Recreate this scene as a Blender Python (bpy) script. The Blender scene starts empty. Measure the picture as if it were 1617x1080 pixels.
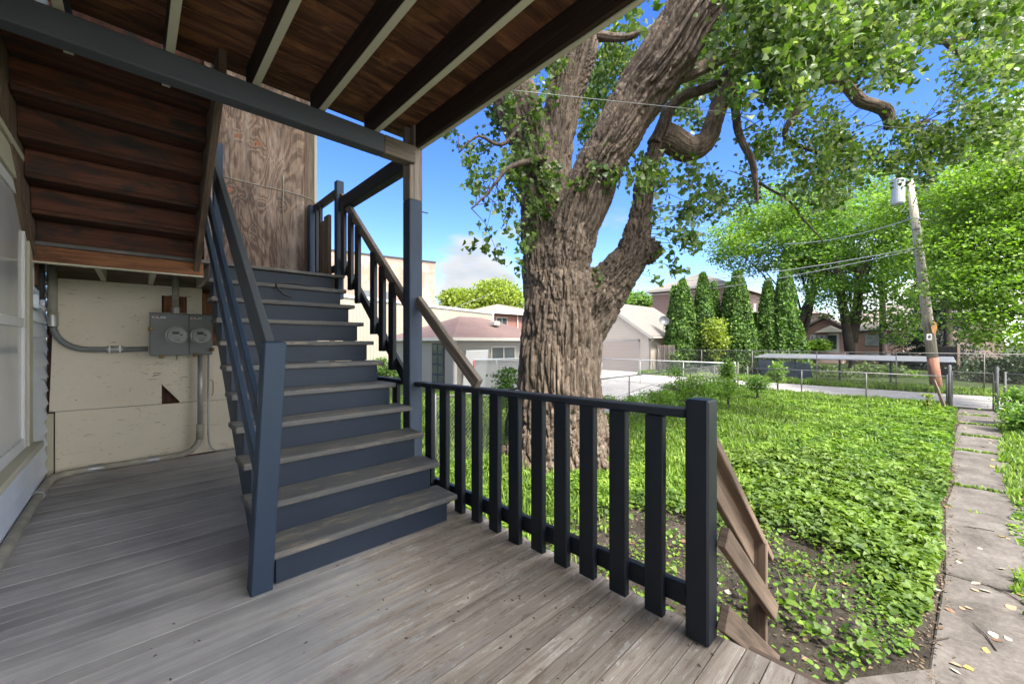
import bpy, bmesh, math, random
import numpy as np
from mathutils import Vector, Matrix
# ------------------------------------------------------------------ camera, sky, sun, exposure
scene = bpy.context.scene
col = scene.collection
FPX = 625.0
TH = math.atan(596.5 / FPX)
HC = 1.22
cam_d = bpy.data.cameras.new('camera')
cam_d.sensor_width = 36.0
cam_d.lens = 36.0 * FPX / 1617.0
cam_d.clip_start = 0.05
cam_d.clip_end = 1000.0
cam = bpy.data.objects.new('camera', cam_d)
col.objects.link(cam)
cam.location = (0, 0, HC)
cam.rotation_euler = (math.pi / 2, 0, -TH)
scene.camera = cam
SUN_EL, SUN_AZ = math.radians(56), math.radians(-106)   # azimuth of the direction towards the sun, from +X
world = bpy.data.worlds.new('World')
scene.world = world
world.use_nodes = True
sun_d = bpy.data.lights.new('sun', 'SUN')
sun_d.energy = 2.1
sun_d.angle = math.radians(11.0)
sun_d.color = (1.0, 0.95, 0.87)
sun = bpy.data.objects.new('sun', sun_d)
col.objects.link(sun)
sdir = Vector((math.cos(SUN_EL) * math.cos(SUN_AZ), math.cos(SUN_EL) * math.sin(SUN_AZ), math.sin(SUN_EL)))
sun.rotation_euler = sdir.to_track_quat('Z', 'Y').to_euler()
scene.view_settings.view_transform = 'Standard'
scene.view_settings.look = 'None'
scene.view_settings.exposure = 2.93
scene.view_settings.gamma = 1.0
scene.cycles.max_bounces = 10
scene.cycles.diffuse_bounces = 6
scene.cycles.transparent_max_bounces = 8


def build_world():
    nt = world.node_tree
    N, L = nt.nodes, nt.links
    N.clear()
    out = N.new('ShaderNodeOutputWorld')
    bg = N.new('ShaderNodeBackground')
    sky = N.new('ShaderNodeTexSky')
    sky.sky_type = 'NISHITA'
    sky.sun_disc = False
    sky.sun_elevation = SUN_EL
    sky.sun_rotation = math.pi / 2 - SUN_AZ
    sky.air_density = 1.0
    sky.dust_density = 0.3
    sky.ozone_density = 3.0
    tc = N.new('ShaderNodeTexCoord')
    sep = N.new('ShaderNodeSeparateXYZ')
    L.new(tc.outputs['Generated'], sep.inputs[0])
    mp = N.new('ShaderNodeMapping')
    mp.inputs['Scale'].default_value = (1.0, 1.0, 2.6)
    mp.inputs['Location'].default_value = (0.35, 0.1, 0.25)
    L.new(tc.outputs['Generated'], mp.inputs[0])
    nz = N.new('ShaderNodeTexNoise')
    nz.inputs['Scale'].default_value = 3.2
    nz.inputs['Detail'].default_value = 8
    nz.inputs['Roughness'].default_value = 0.55
    L.new(mp.outputs[0], nz.inputs['Vector'])
    # more cloud low over the horizon, thin wisps above
    mr = N.new('ShaderNodeMapRange')
    mr.inputs['From Min'].default_value = 0.02
    mr.inputs['From Max'].default_value = 0.42
    mr.inputs['To Min'].default_value = 0.10
    mr.inputs['To Max'].default_value = -0.14
    L.new(sep.outputs['Z'], mr.inputs[0])
    ad = N.new('ShaderNodeMath')
    ad.operation = 'ADD'
    L.new(nz.outputs['Fac'], ad.inputs[0])
    L.new(mr.outputs[0], ad.inputs[1])
    mb = N.new('ShaderNodeMapRange')     # unseen cloud added behind the camera to whiten the porch fill light
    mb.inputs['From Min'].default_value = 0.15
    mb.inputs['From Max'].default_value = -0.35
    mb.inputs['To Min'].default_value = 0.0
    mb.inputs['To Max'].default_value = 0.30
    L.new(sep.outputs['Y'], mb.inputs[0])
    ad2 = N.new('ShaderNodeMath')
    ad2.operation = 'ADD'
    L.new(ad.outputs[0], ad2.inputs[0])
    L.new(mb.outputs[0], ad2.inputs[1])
    mz = N.new('ShaderNodeMapRange')     # unseen cloud deck added overhead, above the view, to light the porch
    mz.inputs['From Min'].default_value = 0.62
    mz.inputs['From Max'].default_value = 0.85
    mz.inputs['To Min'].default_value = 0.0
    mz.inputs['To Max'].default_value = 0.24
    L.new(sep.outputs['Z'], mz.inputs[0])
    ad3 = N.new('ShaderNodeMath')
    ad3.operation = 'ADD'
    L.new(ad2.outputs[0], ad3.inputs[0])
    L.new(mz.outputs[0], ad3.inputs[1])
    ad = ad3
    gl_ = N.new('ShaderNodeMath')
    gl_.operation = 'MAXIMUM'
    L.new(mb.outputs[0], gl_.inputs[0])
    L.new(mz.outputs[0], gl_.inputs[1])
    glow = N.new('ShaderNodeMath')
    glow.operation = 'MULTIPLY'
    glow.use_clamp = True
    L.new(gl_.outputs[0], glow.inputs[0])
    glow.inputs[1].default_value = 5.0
    cr = N.new('ShaderNodeMapRange')
    cr.interpolation_type = 'SMOOTHSTEP'
    cr.inputs['From Min'].default_value = 0.56
    cr.inputs['From Max'].default_value = 0.74
    # one puffy cloud low over the warehouse roofs
    nrm = N.new('ShaderNodeVectorMath')
    nrm.operation = 'NORMALIZE'
    L.new(tc.outputs['Generated'], nrm.inputs[0])
    dt = N.new('ShaderNodeVectorMath')
    dt.operation = 'DOT_PRODUCT'
    L.new(nrm.outputs[0], dt.inputs[0])
    dt.inputs[1].default_value = (0.602, 0.785, 0.148)
    mc_ = N.new('ShaderNodeMapRange')
    mc_.inputs['From Min'].default_value = 0.992
    mc_.inputs['From Max'].default_value = 0.9985
    mc_.inputs['To Min'].default_value = 0.0
    mc_.inputs['To Max'].default_value = 0.25
    L.new(dt.outputs['Value'], mc_.inputs[0])
    ad4 = N.new('ShaderNodeMath')
    ad4.operation = 'ADD'
    L.new(ad.outputs[0], ad4.inputs[0])
    L.new(mc_.outputs[0], ad4.inputs[1])
    L.new(ad4.outputs[0], cr.inputs[0])
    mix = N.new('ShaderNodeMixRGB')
    # added clouds behind and overhead brightened to light the porch; low ones softer, noise-shaded
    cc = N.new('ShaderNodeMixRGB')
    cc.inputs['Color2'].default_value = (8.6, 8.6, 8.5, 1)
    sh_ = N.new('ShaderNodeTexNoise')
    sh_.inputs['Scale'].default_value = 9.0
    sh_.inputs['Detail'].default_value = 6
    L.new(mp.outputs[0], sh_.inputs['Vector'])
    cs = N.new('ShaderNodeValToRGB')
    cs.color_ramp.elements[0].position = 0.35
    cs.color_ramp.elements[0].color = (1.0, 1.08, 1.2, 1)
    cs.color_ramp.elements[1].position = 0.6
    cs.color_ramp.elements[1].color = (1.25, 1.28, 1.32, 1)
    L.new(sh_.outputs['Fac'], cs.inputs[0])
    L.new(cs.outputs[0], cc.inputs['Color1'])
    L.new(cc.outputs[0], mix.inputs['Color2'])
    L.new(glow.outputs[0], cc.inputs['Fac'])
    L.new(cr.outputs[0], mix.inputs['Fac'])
    hs = N.new('ShaderNodeHueSaturation')
    hs.inputs['Saturation'].default_value = 1.3
    hs.inputs['Value'].default_value = 0.54
    hs.inputs['Hue'].default_value = 0.52
    L.new(sky.outputs[0], hs.inputs['Color'])
    L.new(hs.outputs[0], mix.inputs['Color1'])
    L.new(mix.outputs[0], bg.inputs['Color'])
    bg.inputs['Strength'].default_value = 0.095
    L.new(bg.outputs[0], out.inputs[0])


build_world()
R0 = np.random.RandomState(7)
random.seed(5)
G = -0.88      # level of the ground; the porch deck is z = 0


def at(u, v, d):
    """point d metres ahead that the photograph (1617 x 1080) shows at u, v"""
    a = (u - 808.5) / FPX
    return Vector((d * (math.sin(TH) + a * math.cos(TH)), d * (math.cos(TH) - a * math.sin(TH)), HC + d * (540 - v) / FPX))


# ------------------------------------------------------------------ material helpers
def newmat(name):
    m = bpy.data.materials.new(name)
    m.use_nodes = True
    nt = m.node_tree
    b = nt.nodes['Principled BSDF']
    return m, nt, b


def nd(nt, t, **kw):
    n = nt.nodes.new(t)
    for k, v in kw.items():
        if k in n.inputs:
            n.inputs[k].default_value = v
        else:
            setattr(n, k, v)
    return n


def noise(nt, vec, scale, detail=4, rough=0.55, dist=0.0):
    n = nd(nt, 'ShaderNodeTexNoise', Scale=scale, Detail=detail, Roughness=rough, Distortion=dist)
    if vec is not None:
        nt.links.new(vec, n.inputs['Vector'])
    return n.outputs['Fac']


def mapping(nt, vec, scale, loc=(0, 0, 0)):
    n = nt.nodes.new('ShaderNodeMapping')
    n.inputs['Scale'].default_value = scale
    n.inputs['Location'].default_value = loc
    nt.links.new(vec, n.inputs['Vector'])
    return n.outputs[0]


def ramp(nt, fac, stops):
    r = nt.nodes.new('ShaderNodeValToRGB')
    e = r.color_ramp.elements
    while len(e) < len(stops):
        e.new(0.5)
    for i, (p, c) in enumerate(stops):
        e[i].position = p
        e[i].color = (c[0], c[1], c[2], 1) if not isinstance(c, (int, float)) else (c, c, c, 1)
    nt.links.new(fac, r.inputs[0])
    return r.outputs[0]


def mixc(nt, fac, a, b, mode='MIX'):
    m = nt.nodes.new('ShaderNodeMixRGB')
    m.blend_type = mode
    for s, k in ((fac, 'Fac'), (a, 'Color1'), (b, 'Color2')):
        if isinstance(s, (int, float)):
            m.inputs[k].default_value = s if k == 'Fac' else (s, s, s, 1)
        elif isinstance(s, (tuple, list)):
            m.inputs[k].default_value = (s[0], s[1], s[2], 1)
        else:
            nt.links.new(s, m.inputs[k])
    return m.outputs[0]


def math_n(nt, op, a, b=None):
    m = nt.nodes.new('ShaderNodeMath')
    m.operation = op
    for i, s in enumerate((a, b)):
        if s is None:
            continue
        if isinstance(s, (int, float)):
            m.inputs[i].default_value = s
        else:
            nt.links.new(s, m.inputs[i])
    return m.outputs[0]


def bump(nt, b, h, strength=0.3, dist=0.01, prev=None):
    n = nd(nt, 'ShaderNodeBump', Strength=strength, Distance=dist)
    nt.links.new(h, n.inputs['Height'])
    if prev is not None:
        nt.links.new(prev, n.inputs['Normal'])
    nt.links.new(n.outputs[0], b.inputs['Normal'])
    return n.outputs[0]


def uvv(nt):
    return nt.nodes.new('ShaderNodeUVMap').outputs[0]


def objv(nt):
    return nt.nodes.new('ShaderNodeTexCoord').outputs['Object']


def rnd(nt):
    a = nt.nodes.new('ShaderNodeAttribute')
    a.attribute_name = 'rnd'
    return a.outputs['Fac']


def wood(name, c1, c2, paint=None, worn=0.5, wornscale=7.0, rough=0.75, var=0.35, grain=1.0, wornsoft=0.06, paint2=None, stain=None):
    """wood grain runs along U; optional paint layer that has worn away in patches"""
    m, nt, b = newmat(name)
    uv = uvv(nt)
    g1 = noise(nt, mapping(nt, uv, (1.3, 22, 1)), 1.0, 5, 0.6, 0.6)
    g2 = noise(nt, mapping(nt, uv, (5, 160, 1)), 1.0, 3, 0.6)
    g = math_n(nt, 'ADD', math_n(nt, 'MULTIPLY', g1, 0.65), math_n(nt, 'MULTIPLY', g2, 0.35))
    c = ramp(nt, g, [(0.36, c1), (0.62, c2)])
    if stain is not None:
        sn = noise(nt, mapping(nt, uv, (2.2, 6, 1), (3, 1, 0)), 1.3, 4, 0.6, 1.0)
        c = mixc(nt, ramp(nt, sn, [(0.5, 0.0), (0.66, 1.0)]), c, stain)
    h = g
    if paint is not None:
        p = mixc(nt, noise(nt, mapping(nt, uv, (2, 6, 1)), 1.5, 4), paint, paint2 if paint2 else tuple(x * 1.35 for x in paint))
        w1 = noise(nt, mapping(nt, uv, (1.2, 3.5, 1)), wornscale * 0.35, 6, 0.65, 0.3)
        w = math_n(nt, 'ADD', math_n(nt, 'MULTIPLY', w1, 0.75), math_n(nt, 'MULTIPLY', g, 0.3))
        mask = ramp(nt, w, [(worn, 0.0), (worn + wornsoft, 1.0)])
        c = mixc(nt, mask, p, c)
    r = math_n(nt, 'ADD', math_n(nt, 'MULTIPLY', rnd(nt), var), 1 - var / 2)
    c = mixc(nt, 1.0, c, r, 'MULTIPLY')
    nt.links.new(c, b.inputs['Base Color'])
    b.inputs['Roughness'].default_value = rough
    b.inputs['Specular IOR Level'].default_value = 0.3
    bump(nt, b, h, 0.45 * grain, 0.004)
    return m


def plain(name, c, rough=0.6, metal=0.0, var=0.2, scale=8.0, bumpk=0.0, spec=0.4):
    m, nt, b = newmat(name)
    n = noise(nt, objv(nt), scale, 5, 0.6)
    cc = ramp(nt, n, [(0.3, tuple(x * (1 - var) for x in c)), (0.7, tuple(min(1, x * (1 + var)) for x in c))])
    nt.links.new(cc, b.inputs['Base Color'])
    b.inputs['Roughness'].default_value = rough
    b.inputs['Metallic'].default_value = metal
    b.inputs['Specular IOR Level'].default_value = spec
    if bumpk:
        bump(nt, b, noise(nt, objv(nt), scale * 5, 4), bumpk, 0.004)
    return m


def dim(c, k):
    return tuple(x * k for x in c)


def leafmat(name, cols, trans=0.35, rough=0.5, dimk=0.62):
    cols = [dim(c, dimk) for c in cols]
    m, nt, b = newmat(name)
    N, L = nt.nodes, nt.links
    r = rnd(nt)
    n = len(cols)
    c = ramp(nt, r, [((i + 0.5) / n, k) for i, k in enumerate(cols)])
    big = noise(nt, nt.nodes.new('ShaderNodeNewGeometry').outputs['Position'], 0.9, 3)
    c = mixc(nt, 1.0, c, ramp(nt, big, [(0.3, 0.75), (0.7, 1.25)]), 'MULTIPLY')
    L.new(c, b.inputs['Base Color'])
    b.inputs['Roughness'].default_value = rough
    b.inputs['Specular IOR Level'].default_value = 0.35
    t = N.new('ShaderNodeBsdfTranslucent')
    L.new(mixc(nt, 1.0, c, (1.5, 1.7, 0.6), 'MULTIPLY'), t.inputs['Color'])
    mx = N.new('ShaderNodeMixShader')
    mx.inputs[0].default_value = trans
    L.new(b.outputs[0], mx.inputs[1])
    L.new(t.outputs[0], mx.inputs[2])
    L.new(mx.outputs[0], nt.nodes['Material Output'].inputs['Surface'])
    return m


M = {}
BARE1, BARE2 = (0.075, 0.06, 0.05), (0.24, 0.205, 0.175)
M['deck'] = None
M['navy'] = wood('navy_paint', (0.10, 0.085, 0.07), (0.2, 0.17, 0.14), paint=(0.019, 0.034, 0.060), paint2=(0.031, 0.050, 0.08), worn=0.665, wornsoft=0.03, var=0.15, rough=0.55, grain=0.7)
M['dark'] = wood('blackened_navy_paint', (0.12, 0.10, 0.085), (0.2, 0.17, 0.145), paint=(0.006, 0.009, 0.014), paint2=(0.010, 0.0145, 0.021), worn=0.675, wornsoft=0.03, var=0.2, rough=0.45, grain=0.6)
M['darkrail'] = wood('worn_dark_rail', (0.05, 0.045, 0.04), (0.15, 0.125, 0.10), paint=(0.016, 0.02, 0.026), worn=0.60, wornsoft=0.12, var=0.2)
M['tread'] = wood('worn_tread', (0.12, 0.10, 0.08), (0.27, 0.235, 0.19), paint=(0.075, 0.08, 0.088), paint2=(0.14, 0.135, 0.125), worn=0.53, wornscale=9, wornsoft=0.12, var=0.2)
M['riser'] = wood('blue_riser', (0.10, 0.09, 0.08), (0.2, 0.17, 0.15), paint=(0.014, 0.022, 0.038), paint2=(0.026, 0.037, 0.056), worn=0.68, wornsoft=0.04, var=0.12, rough=0.55, grain=0.6)
M['slate'] = wood('slate_paint_beam', (0.10, 0.08, 0.06), (0.25, 0.2, 0.15), paint=(0.06, 0.068, 0.08), paint2=(0.085, 0.095, 0.11), worn=0.70, var=0.1, grain=0.6)
M['slatewood'] = wood('grey_worn_top_rail', (0.06, 0.06, 0.06), (0.16, 0.15, 0.14), paint=(0.055, 0.062, 0.072), paint2=(0.085, 0.095, 0.105), worn=0.62, wornsoft=0.12, var=0.1, grain=0.6)
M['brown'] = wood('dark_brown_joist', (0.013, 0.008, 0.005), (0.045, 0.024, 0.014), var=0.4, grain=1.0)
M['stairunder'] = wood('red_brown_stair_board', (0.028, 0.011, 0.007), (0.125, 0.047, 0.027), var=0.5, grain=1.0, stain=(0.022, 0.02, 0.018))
M['header'] = wood('orange_brown_header', (0.09, 0.035, 0.016), (0.32, 0.14, 0.065), var=0.2, grain=1.0, stain=(0.05, 0.03, 0.02))
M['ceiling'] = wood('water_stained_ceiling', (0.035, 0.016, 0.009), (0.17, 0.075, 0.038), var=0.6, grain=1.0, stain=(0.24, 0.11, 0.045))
M['rawpost'] = wood('bare_weathered_post', (0.12, 0.095, 0.075), (0.30, 0.25, 0.2), var=0.2, grain=1.6)
M['postpaint'] = wood('post_peeling_paint', (0.10, 0.085, 0.07), (0.28, 0.24, 0.2), paint=(0.028, 0.038, 0.058), paint2=(0.05, 0.068, 0.1), worn=0.70, wornsoft=0.1, var=0.1, grain=1.4)
M['oldwood'] = wood('weathered_brown_wood', (0.06, 0.042, 0.03), (0.19, 0.135, 0.095), var=0.25, grain=1.3)
M['greywood'] = wood('grey_brown_rail_wood', (0.07, 0.055, 0.045), (0.22, 0.18, 0.145), var=0.2, grain=1.3)
M['cream'] = wood('cream_trim_paint', (0.3, 0.26, 0.2), (0.5, 0.45, 0.36), paint=(0.42, 0.40, 0.30), paint2=(0.5, 0.47, 0.36), worn=0.72, var=0.1, grain=0.4)
M['metalgrey'] = plain('grey_painted_steel', (0.17, 0.185, 0.18), 0.45, 0.0, 0.08, 4, 0.05)
M['conduit'] = plain('galvanised_conduit', (0.36, 0.36, 0.36), 0.4, 0.5, 0.2, 12, 0.1)
M['conduitpaint'] = plain('painted_conduit', (0.34, 0.32, 0.26), 0.6, 0.0, 0.25, 10, 0.1)
M['brass'] = plain('dull_brass', (0.20, 0.14, 0.07), 0.45, 0.7, 0.2, 20)
M['white'] = plain('white_plastic', (0.62, 0.62, 0.61), 0.45, 0.0, 0.06, 6)
M['lcd'] = plain('grey_display', (0.12, 0.125, 0.12), 0.2, 0.0, 0.1, 6)
M['black'] = plain('black_rubber', (0.012, 0.012, 0.013), 0.5, 0, 0.2, 10)
M['red'] = plain('red_paint', (0.4, 0.03, 0.03), 0.5, 0, 0.1, 10)
M['wire'] = plain('grey_cable', (0.09, 0.09, 0.09), 0.5, 0, 0.2, 3)
M['chain'] = plain('weathered_galvanised_wire', (0.13, 0.125, 0.12), 0.5, 0.4, 0.2, 4)
M['chainlight'] = plain('pale_galvanised_wire', (0.34, 0.34, 0.33), 0.45, 0.3, 0.15, 4)
M['pole'] = wood('weathered_utility_pole', (0.16, 0.135, 0.11), (0.42, 0.37, 0.31), var=0.1, grain=1.5)
M['polered'] = wood('rusty_red_pole_foot', (0.13, 0.055, 0.035), (0.30, 0.14, 0.09), var=0.1, grain=1.5)


def glassmat():
    m, nt, b = newmat('cover_glass')
    b.inputs['Base Color'].default_value = (0.85, 0.87, 0.87, 1)
    b.inputs['Roughness'].default_value = 0.05
    b.inputs['Transmission Weight'].default_value = 1.0
    b.inputs['IOR'].default_value = 1.25
    return m


def deckmat():
    m, nt, b = newmat('worn_deck_boards')
    uv = uvv(nt)
    g1 = noise(nt, mapping(nt, uv, (1.2, 26, 1)), 1.0, 6, 0.62, 0.8)
    g2 = noise(nt, mapping(nt, uv, (7, 210, 1)), 1.0, 3, 0.6)
    g = math_n(nt, 'ADD', math_n(nt, 'MULTIPLY', g1, 0.7), math_n(nt, 'MULTIPLY', g2, 0.3))
    bare = ramp(nt, g, [(0.33, (0.20, 0.155, 0.12)), (0.5, (0.35, 0.29, 0.235)), (0.67, (0.48, 0.41, 0.34))])
    pos = nt.nodes.new('ShaderNodeNewGeometry').outputs['Position']
    paint = mixc(nt, noise(nt, pos, 2.2, 4), (0.42, 0.40, 0.40), (0.52, 0.475, 0.45))
    paint = mixc(nt, 0.5, paint, ramp(nt, g, [(0.35, (0.22, 0.21, 0.205)), (0.62, (0.50, 0.475, 0.45))]))
    sep = nd(nt, 'ShaderNodeSeparateXYZ')
    nt.links.new(pos, sep.inputs[0])
    # traffic wear: the way from the ground steps to the stair has lost its paint
    a = math_n(nt, 'ADD', math_n(nt, 'MULTIPLY', sep.outputs['X'], 0.42), math_n(nt, 'MULTIPLY', sep.outputs['Y'], -0.17))
    w = math_n(nt, 'ADD', a, math_n(nt, 'MULTIPLY', noise(nt, mapping(nt, uv, (0.9, 5, 1)), 1.6, 6, 0.65), 0.9))
    w = math_n(nt, 'ADD', w, math_n(nt, 'MULTIPLY', g, 0.5))
    c = mixc(nt, ramp(nt, w, [(0.62, 0.0), (0.86, 1.0)]), paint, bare)
    fl = math_n(nt, 'ADD', noise(nt, mapping(nt, uv, (3.0, 11, 1), (4, 2, 0)), 2.2, 9, 0.75), math_n(nt, 'MULTIPLY', g, 0.25))
    c = mixc(nt, math_n(nt, 'MULTIPLY', ramp(nt, fl, [(0.69, 0.0), (0.73, 0.7)]), ramp(nt, w, [(0.5, 0.15), (0.75, 1.0)])), c, (0.56, 0.52, 0.46))
    c = mixc(nt, math_n(nt, 'MULTIPLY', ramp(nt, fl, [(0.53, 0.6), (0.57, 0.0)]), ramp(nt, w, [(0.55, 0.0), (0.8, 1.0)])), c, (0.19, 0.145, 0.11))
    dirt = noise(nt, pos, 1.7, 5, 0.6)
    c = mixc(nt, 1.0, c, ramp(nt, dirt, [(0.32, 0.72), (0.6, 1.05)]), 'MULTIPLY')
    c = mixc(nt, 1.0, c, math_n(nt, 'ADD', math_n(nt, 'MULTIPLY', rnd(nt), 0.34), 0.83), 'MULTIPLY')
    nt.links.new(c, b.inputs['Base Color'])
    b.inputs['Roughness'].default_value = 0.72
    b.inputs['Specular IOR Level'].default_value = 0.35
    bump(nt, b, g, 0.5, 0.004)
    return m


M['deck'] = deckmat()
M['glass'] = glassmat()


def plywoodmat():
    """weathered fir plywood: contour-line figure, orange knots, bleached streaks"""
    m, nt, b = newmat('weathered_plywood')
    o = objv(nt)
    base = noise(nt, mapping(nt, o, (1.9, 1, 0.5)), 2.0, 4, 0.5, 1.2)
    wob = nd(nt, 'ShaderNodeTexNoise', Scale=9.0, Detail=3.0)
    nt.links.new(o, wob.inputs['Vector'])
    wx = math_n(nt, 'MULTIPLY', math_n(nt, 'SUBTRACT', wob.outputs['Fac'], 0.5), 0.09)
    fld = math_n(nt, 'MULTIPLY', base, 62.0)
    knots = [(-0.33, 1.62, 1.1), (-0.21, 1.56, 0.8), (-0.15, 1.60, 1.3), (-0.08, 1.51, 0.7), (-0.42, 0.98, 1.3), (-0.31, 0.96, 0.7), (-0.13, 0.90, 0.35), (-0.06, 0.90, 0.3), (-0.2, 0.58, 0.3), (0.1, 0.93, 0.3)]
    sep = nd(nt, 'ShaderNodeSeparateXYZ')
    nt.links.new(o, sep.inputs[0])
    kmask = None
    for (kx, kz, ks) in knots:
        dx = math_n(nt, 'ADD', math_n(nt, 'SUBTRACT', sep.outputs['X'], kx), wx)
        dz = math_n(nt, 'MULTIPLY', math_n(nt, 'SUBTRACT', sep.outputs['Z'], kz), 0.8)
        d2 = math_n(nt, 'ADD', math_n(nt, 'MULTIPLY', dx, dx), math_n(nt, 'MULTIPLY', dz, dz))
        e = math_n(nt, 'POWER', 2.718, math_n(nt, 'MULTIPLY', d2, -420.0))
        fld = math_n(nt, 'ADD', fld, math_n(nt, 'MULTIPLY', e, 11.0))
        e = math_n(nt, 'MULTIPLY', e, 0.55 + 0.35 * ks)
        kmask = e if kmask is None else math_n(nt, 'MAXIMUM', kmask, e)
    s = math_n(nt, 'SINE', fld)
    fine = noise(nt, mapping(nt, o, (60, 1, 2.5)), 1.0, 4)
    c = ramp(nt, math_n(nt, 'ADD', math_n(nt, 'MULTIPLY', s, 0.20), fine), [(0.25, (0.11, 0.07, 0.05)), (0.5, (0.20, 0.128, 0.088)), (0.85, (0.35, 0.245, 0.175))])
    bl = noise(nt, mapping(nt, o, (3.5, 1, 0.5), (0.3, 0, 0)), 1.5, 5, 0.65)
    c = mixc(nt, ramp(nt, bl, [(0.5, 0.0), (0.66, 0.75)]), c, (0.44, 0.35, 0.28))
    dk = noise(nt, mapping(nt, o, (1.6, 1, 0.8), (5.3, 0, 2)), 1.6, 6, 0.7)
    c = mixc(nt, 1.0, c, ramp(nt, dk, [(0.38, 0.55), (0.6, 1.0)]), 'MULTIPLY')
    c = mixc(nt, ramp(nt, kmask, [(0.74, 0.0), (0.82, 1.0)]), c, (0.26, 0.10, 0.045))
    nt.links.new(c, b.inputs['Base Color'])
    b.inputs['Roughness'].default_value = 0.8
    bump(nt, b, s, 0.25, 0.002)
    return m


def panelmat():
    m, nt, b = newmat('dirty_cream_panel')
    o = objv(nt)
    c = mixc(nt, noise(nt, o, 2.0, 4), (0.62, 0.55, 0.42), (0.76, 0.69, 0.56))
    st = noise(nt, mapping(nt, o, (1, 1, 4.0)), 2.2, 7, 0.7, 0.8)
    c = mixc(nt, ramp(nt, st, [(0.60, 0.0), (0.72, 0.55)]), c, (0.22, 0.18, 0.12))
    sc = noise(nt, mapping(nt, o, (2, 1, 9.0), (7, 0, 3)), 3.0, 4, 0.6, 3.0)
    c = mixc(nt, ramp(nt, sc, [(0.655, 0.0), (0.665, 0.8)]), c, (0.13, 0.10, 0.08))
    nt.links.new(c, b.inputs['Base Color'])
    b.inputs['Roughness'].default_value = 0.6
    bump(nt, b, noise(nt, mapping(nt, o, (3, 3, 14)), 2, 5), 0.3, 0.004)
    return m


def sidingmat(name, c, step=0.1, line=0.72):
    c = dim(c, 0.60)
    m, nt, b = newmat(name)
    pos = nt.nodes.new('ShaderNodeNewGeometry').outputs['Position']
    sep = nd(nt, 'ShaderNodeSeparateXYZ')
    nt.links.new(pos, sep.inputs[0])
    fr = math_n(nt, 'FRACT', math_n(nt, 'DIVIDE', sep.outputs['Z'], step))
    cc = mixc(nt, noise(nt, pos, 0.8, 4), tuple(x * 0.92 for x in c), tuple(x * 1.06 for x in c))
    nt.links.new(cc, b.inputs['Base Color'])
    b.inputs['Roughness'].default_value = 0.55
    bump(nt, b, fr, 1.0, step * 0.25)
    return m


def brickmat(name, c1, c2, mortar, scale=1.0, blotch=0.0):
    c1, c2, mortar = dim(c1, 0.56), dim(c2, 0.56), dim(mortar, 0.5)
    m, nt, b = newmat(name)
    pos = nt.nodes.new('ShaderNodeNewGeometry').outputs['Position']
    sep = nd(nt, 'ShaderNodeSeparateXYZ')
    nt.links.new(pos, sep.inputs[0])
    cb = nd(nt, 'ShaderNodeCombineXYZ')
    nt.links.new(math_n(nt, 'ADD', sep.outputs['X'], sep.outputs['Y']), cb.inputs[0])
    nt.links.new(sep.outputs['Z'], cb.inputs[1])
    br = nd(nt, 'ShaderNodeTexBrick', Scale=scale)
    br.inputs['Brick Width'].default_value = 0.22
    br.inputs['Row Height'].default_value = 0.075
    br.inputs['Mortar Size'].default_value = 0.008
    br.inputs['Color1'].default_value = (*c1, 1)
    br.inputs['Color2'].default_value = (*c2, 1)
    br.inputs['Mortar'].default_value = (*mortar, 1)
    nt.links.new(cb.outputs[0], br.inputs['Vector'])
    c = br.outputs['Color']
    if blotch:
        c = mixc(nt, ramp(nt, noise(nt, pos, 0.5, 6, 0.7), [(0.48, 0.0), (0.6, blotch)]), c, (0.30, 0.235, 0.19))
    nt.links.new(c, b.inputs['Base Color'])
    b.inputs['Roughness'].default_value = 0.85
    return m


def shinglemat(name, c1, c2):
    c1, c2 = dim(c1, 0.45), dim(c2, 0.45)
    m, nt, b = newmat(name)
    pos = nt.nodes.new('ShaderNodeNewGeometry').outputs['Position']
    n1 = noise(nt, pos, 1.2, 5, 0.7)
    n2 = noise(nt, pos, 16, 3, 0.7)
    sep = nd(nt, 'ShaderNodeSeparateXYZ')
    nt.links.new(pos, sep.inputs[0])
    row = math_n(nt, 'FRACT', math_n(nt, 'DIVIDE', sep.outputs['Z'], 0.07))
    c = mixc(nt, n1, c1, c2)
    c = mixc(nt, 1.0, c, ramp(nt, n2, [(0.3, 0.75), (0.7, 1.15)]), 'MULTIPLY')
    nt.links.new(c, b.inputs['Base Color'])
    b.inputs['Roughness'].default_value = 0.9
    bump(nt, b, row, 0.8, 0.02)
    return m


def groundmat(name, cols, scale=3.0, bumpk=0.6, dist=0.03, speck=None):
    cols = [dim(c, 0.47) for c in cols]
    m, nt, b = newmat(name)
    pos = nt.nodes.new('ShaderNodeNewGeometry').outputs['Position']
    n1 = noise(nt, pos, scale, 8, 0.7)
    c = ramp(nt, n1, [(0.3, cols[0]), (0.5, cols[1]), (0.7, cols[2])])
    n2 = noise(nt, pos, scale * 14, 5, 0.7)
    c = mixc(nt, 1.0, c, ramp(nt, n2, [(0.3, 0.7), (0.7, 1.2)]), 'MULTIPLY')
    if speck:
        v = nd(nt, 'ShaderNodeTexVoronoi', Scale=90.0)
        nt.links.new(pos, v.inputs['Vector'])
        c = mixc(nt, ramp(nt, v.outputs['Distance'], [(0.10, 1.0), (0.16, 0.0)]), c, speck)
    nt.links.new(c, b.inputs['Base Color'])
    b.inputs['Roughness'].default_value = 0.95
    b.inputs['Specular IOR Level'].default_value = 0.15
    bump(nt, b, math_n(nt, 'ADD', n1, math_n(nt, 'MULTIPLY', n2, 0.3)), bumpk, dist)
    return m


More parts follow.
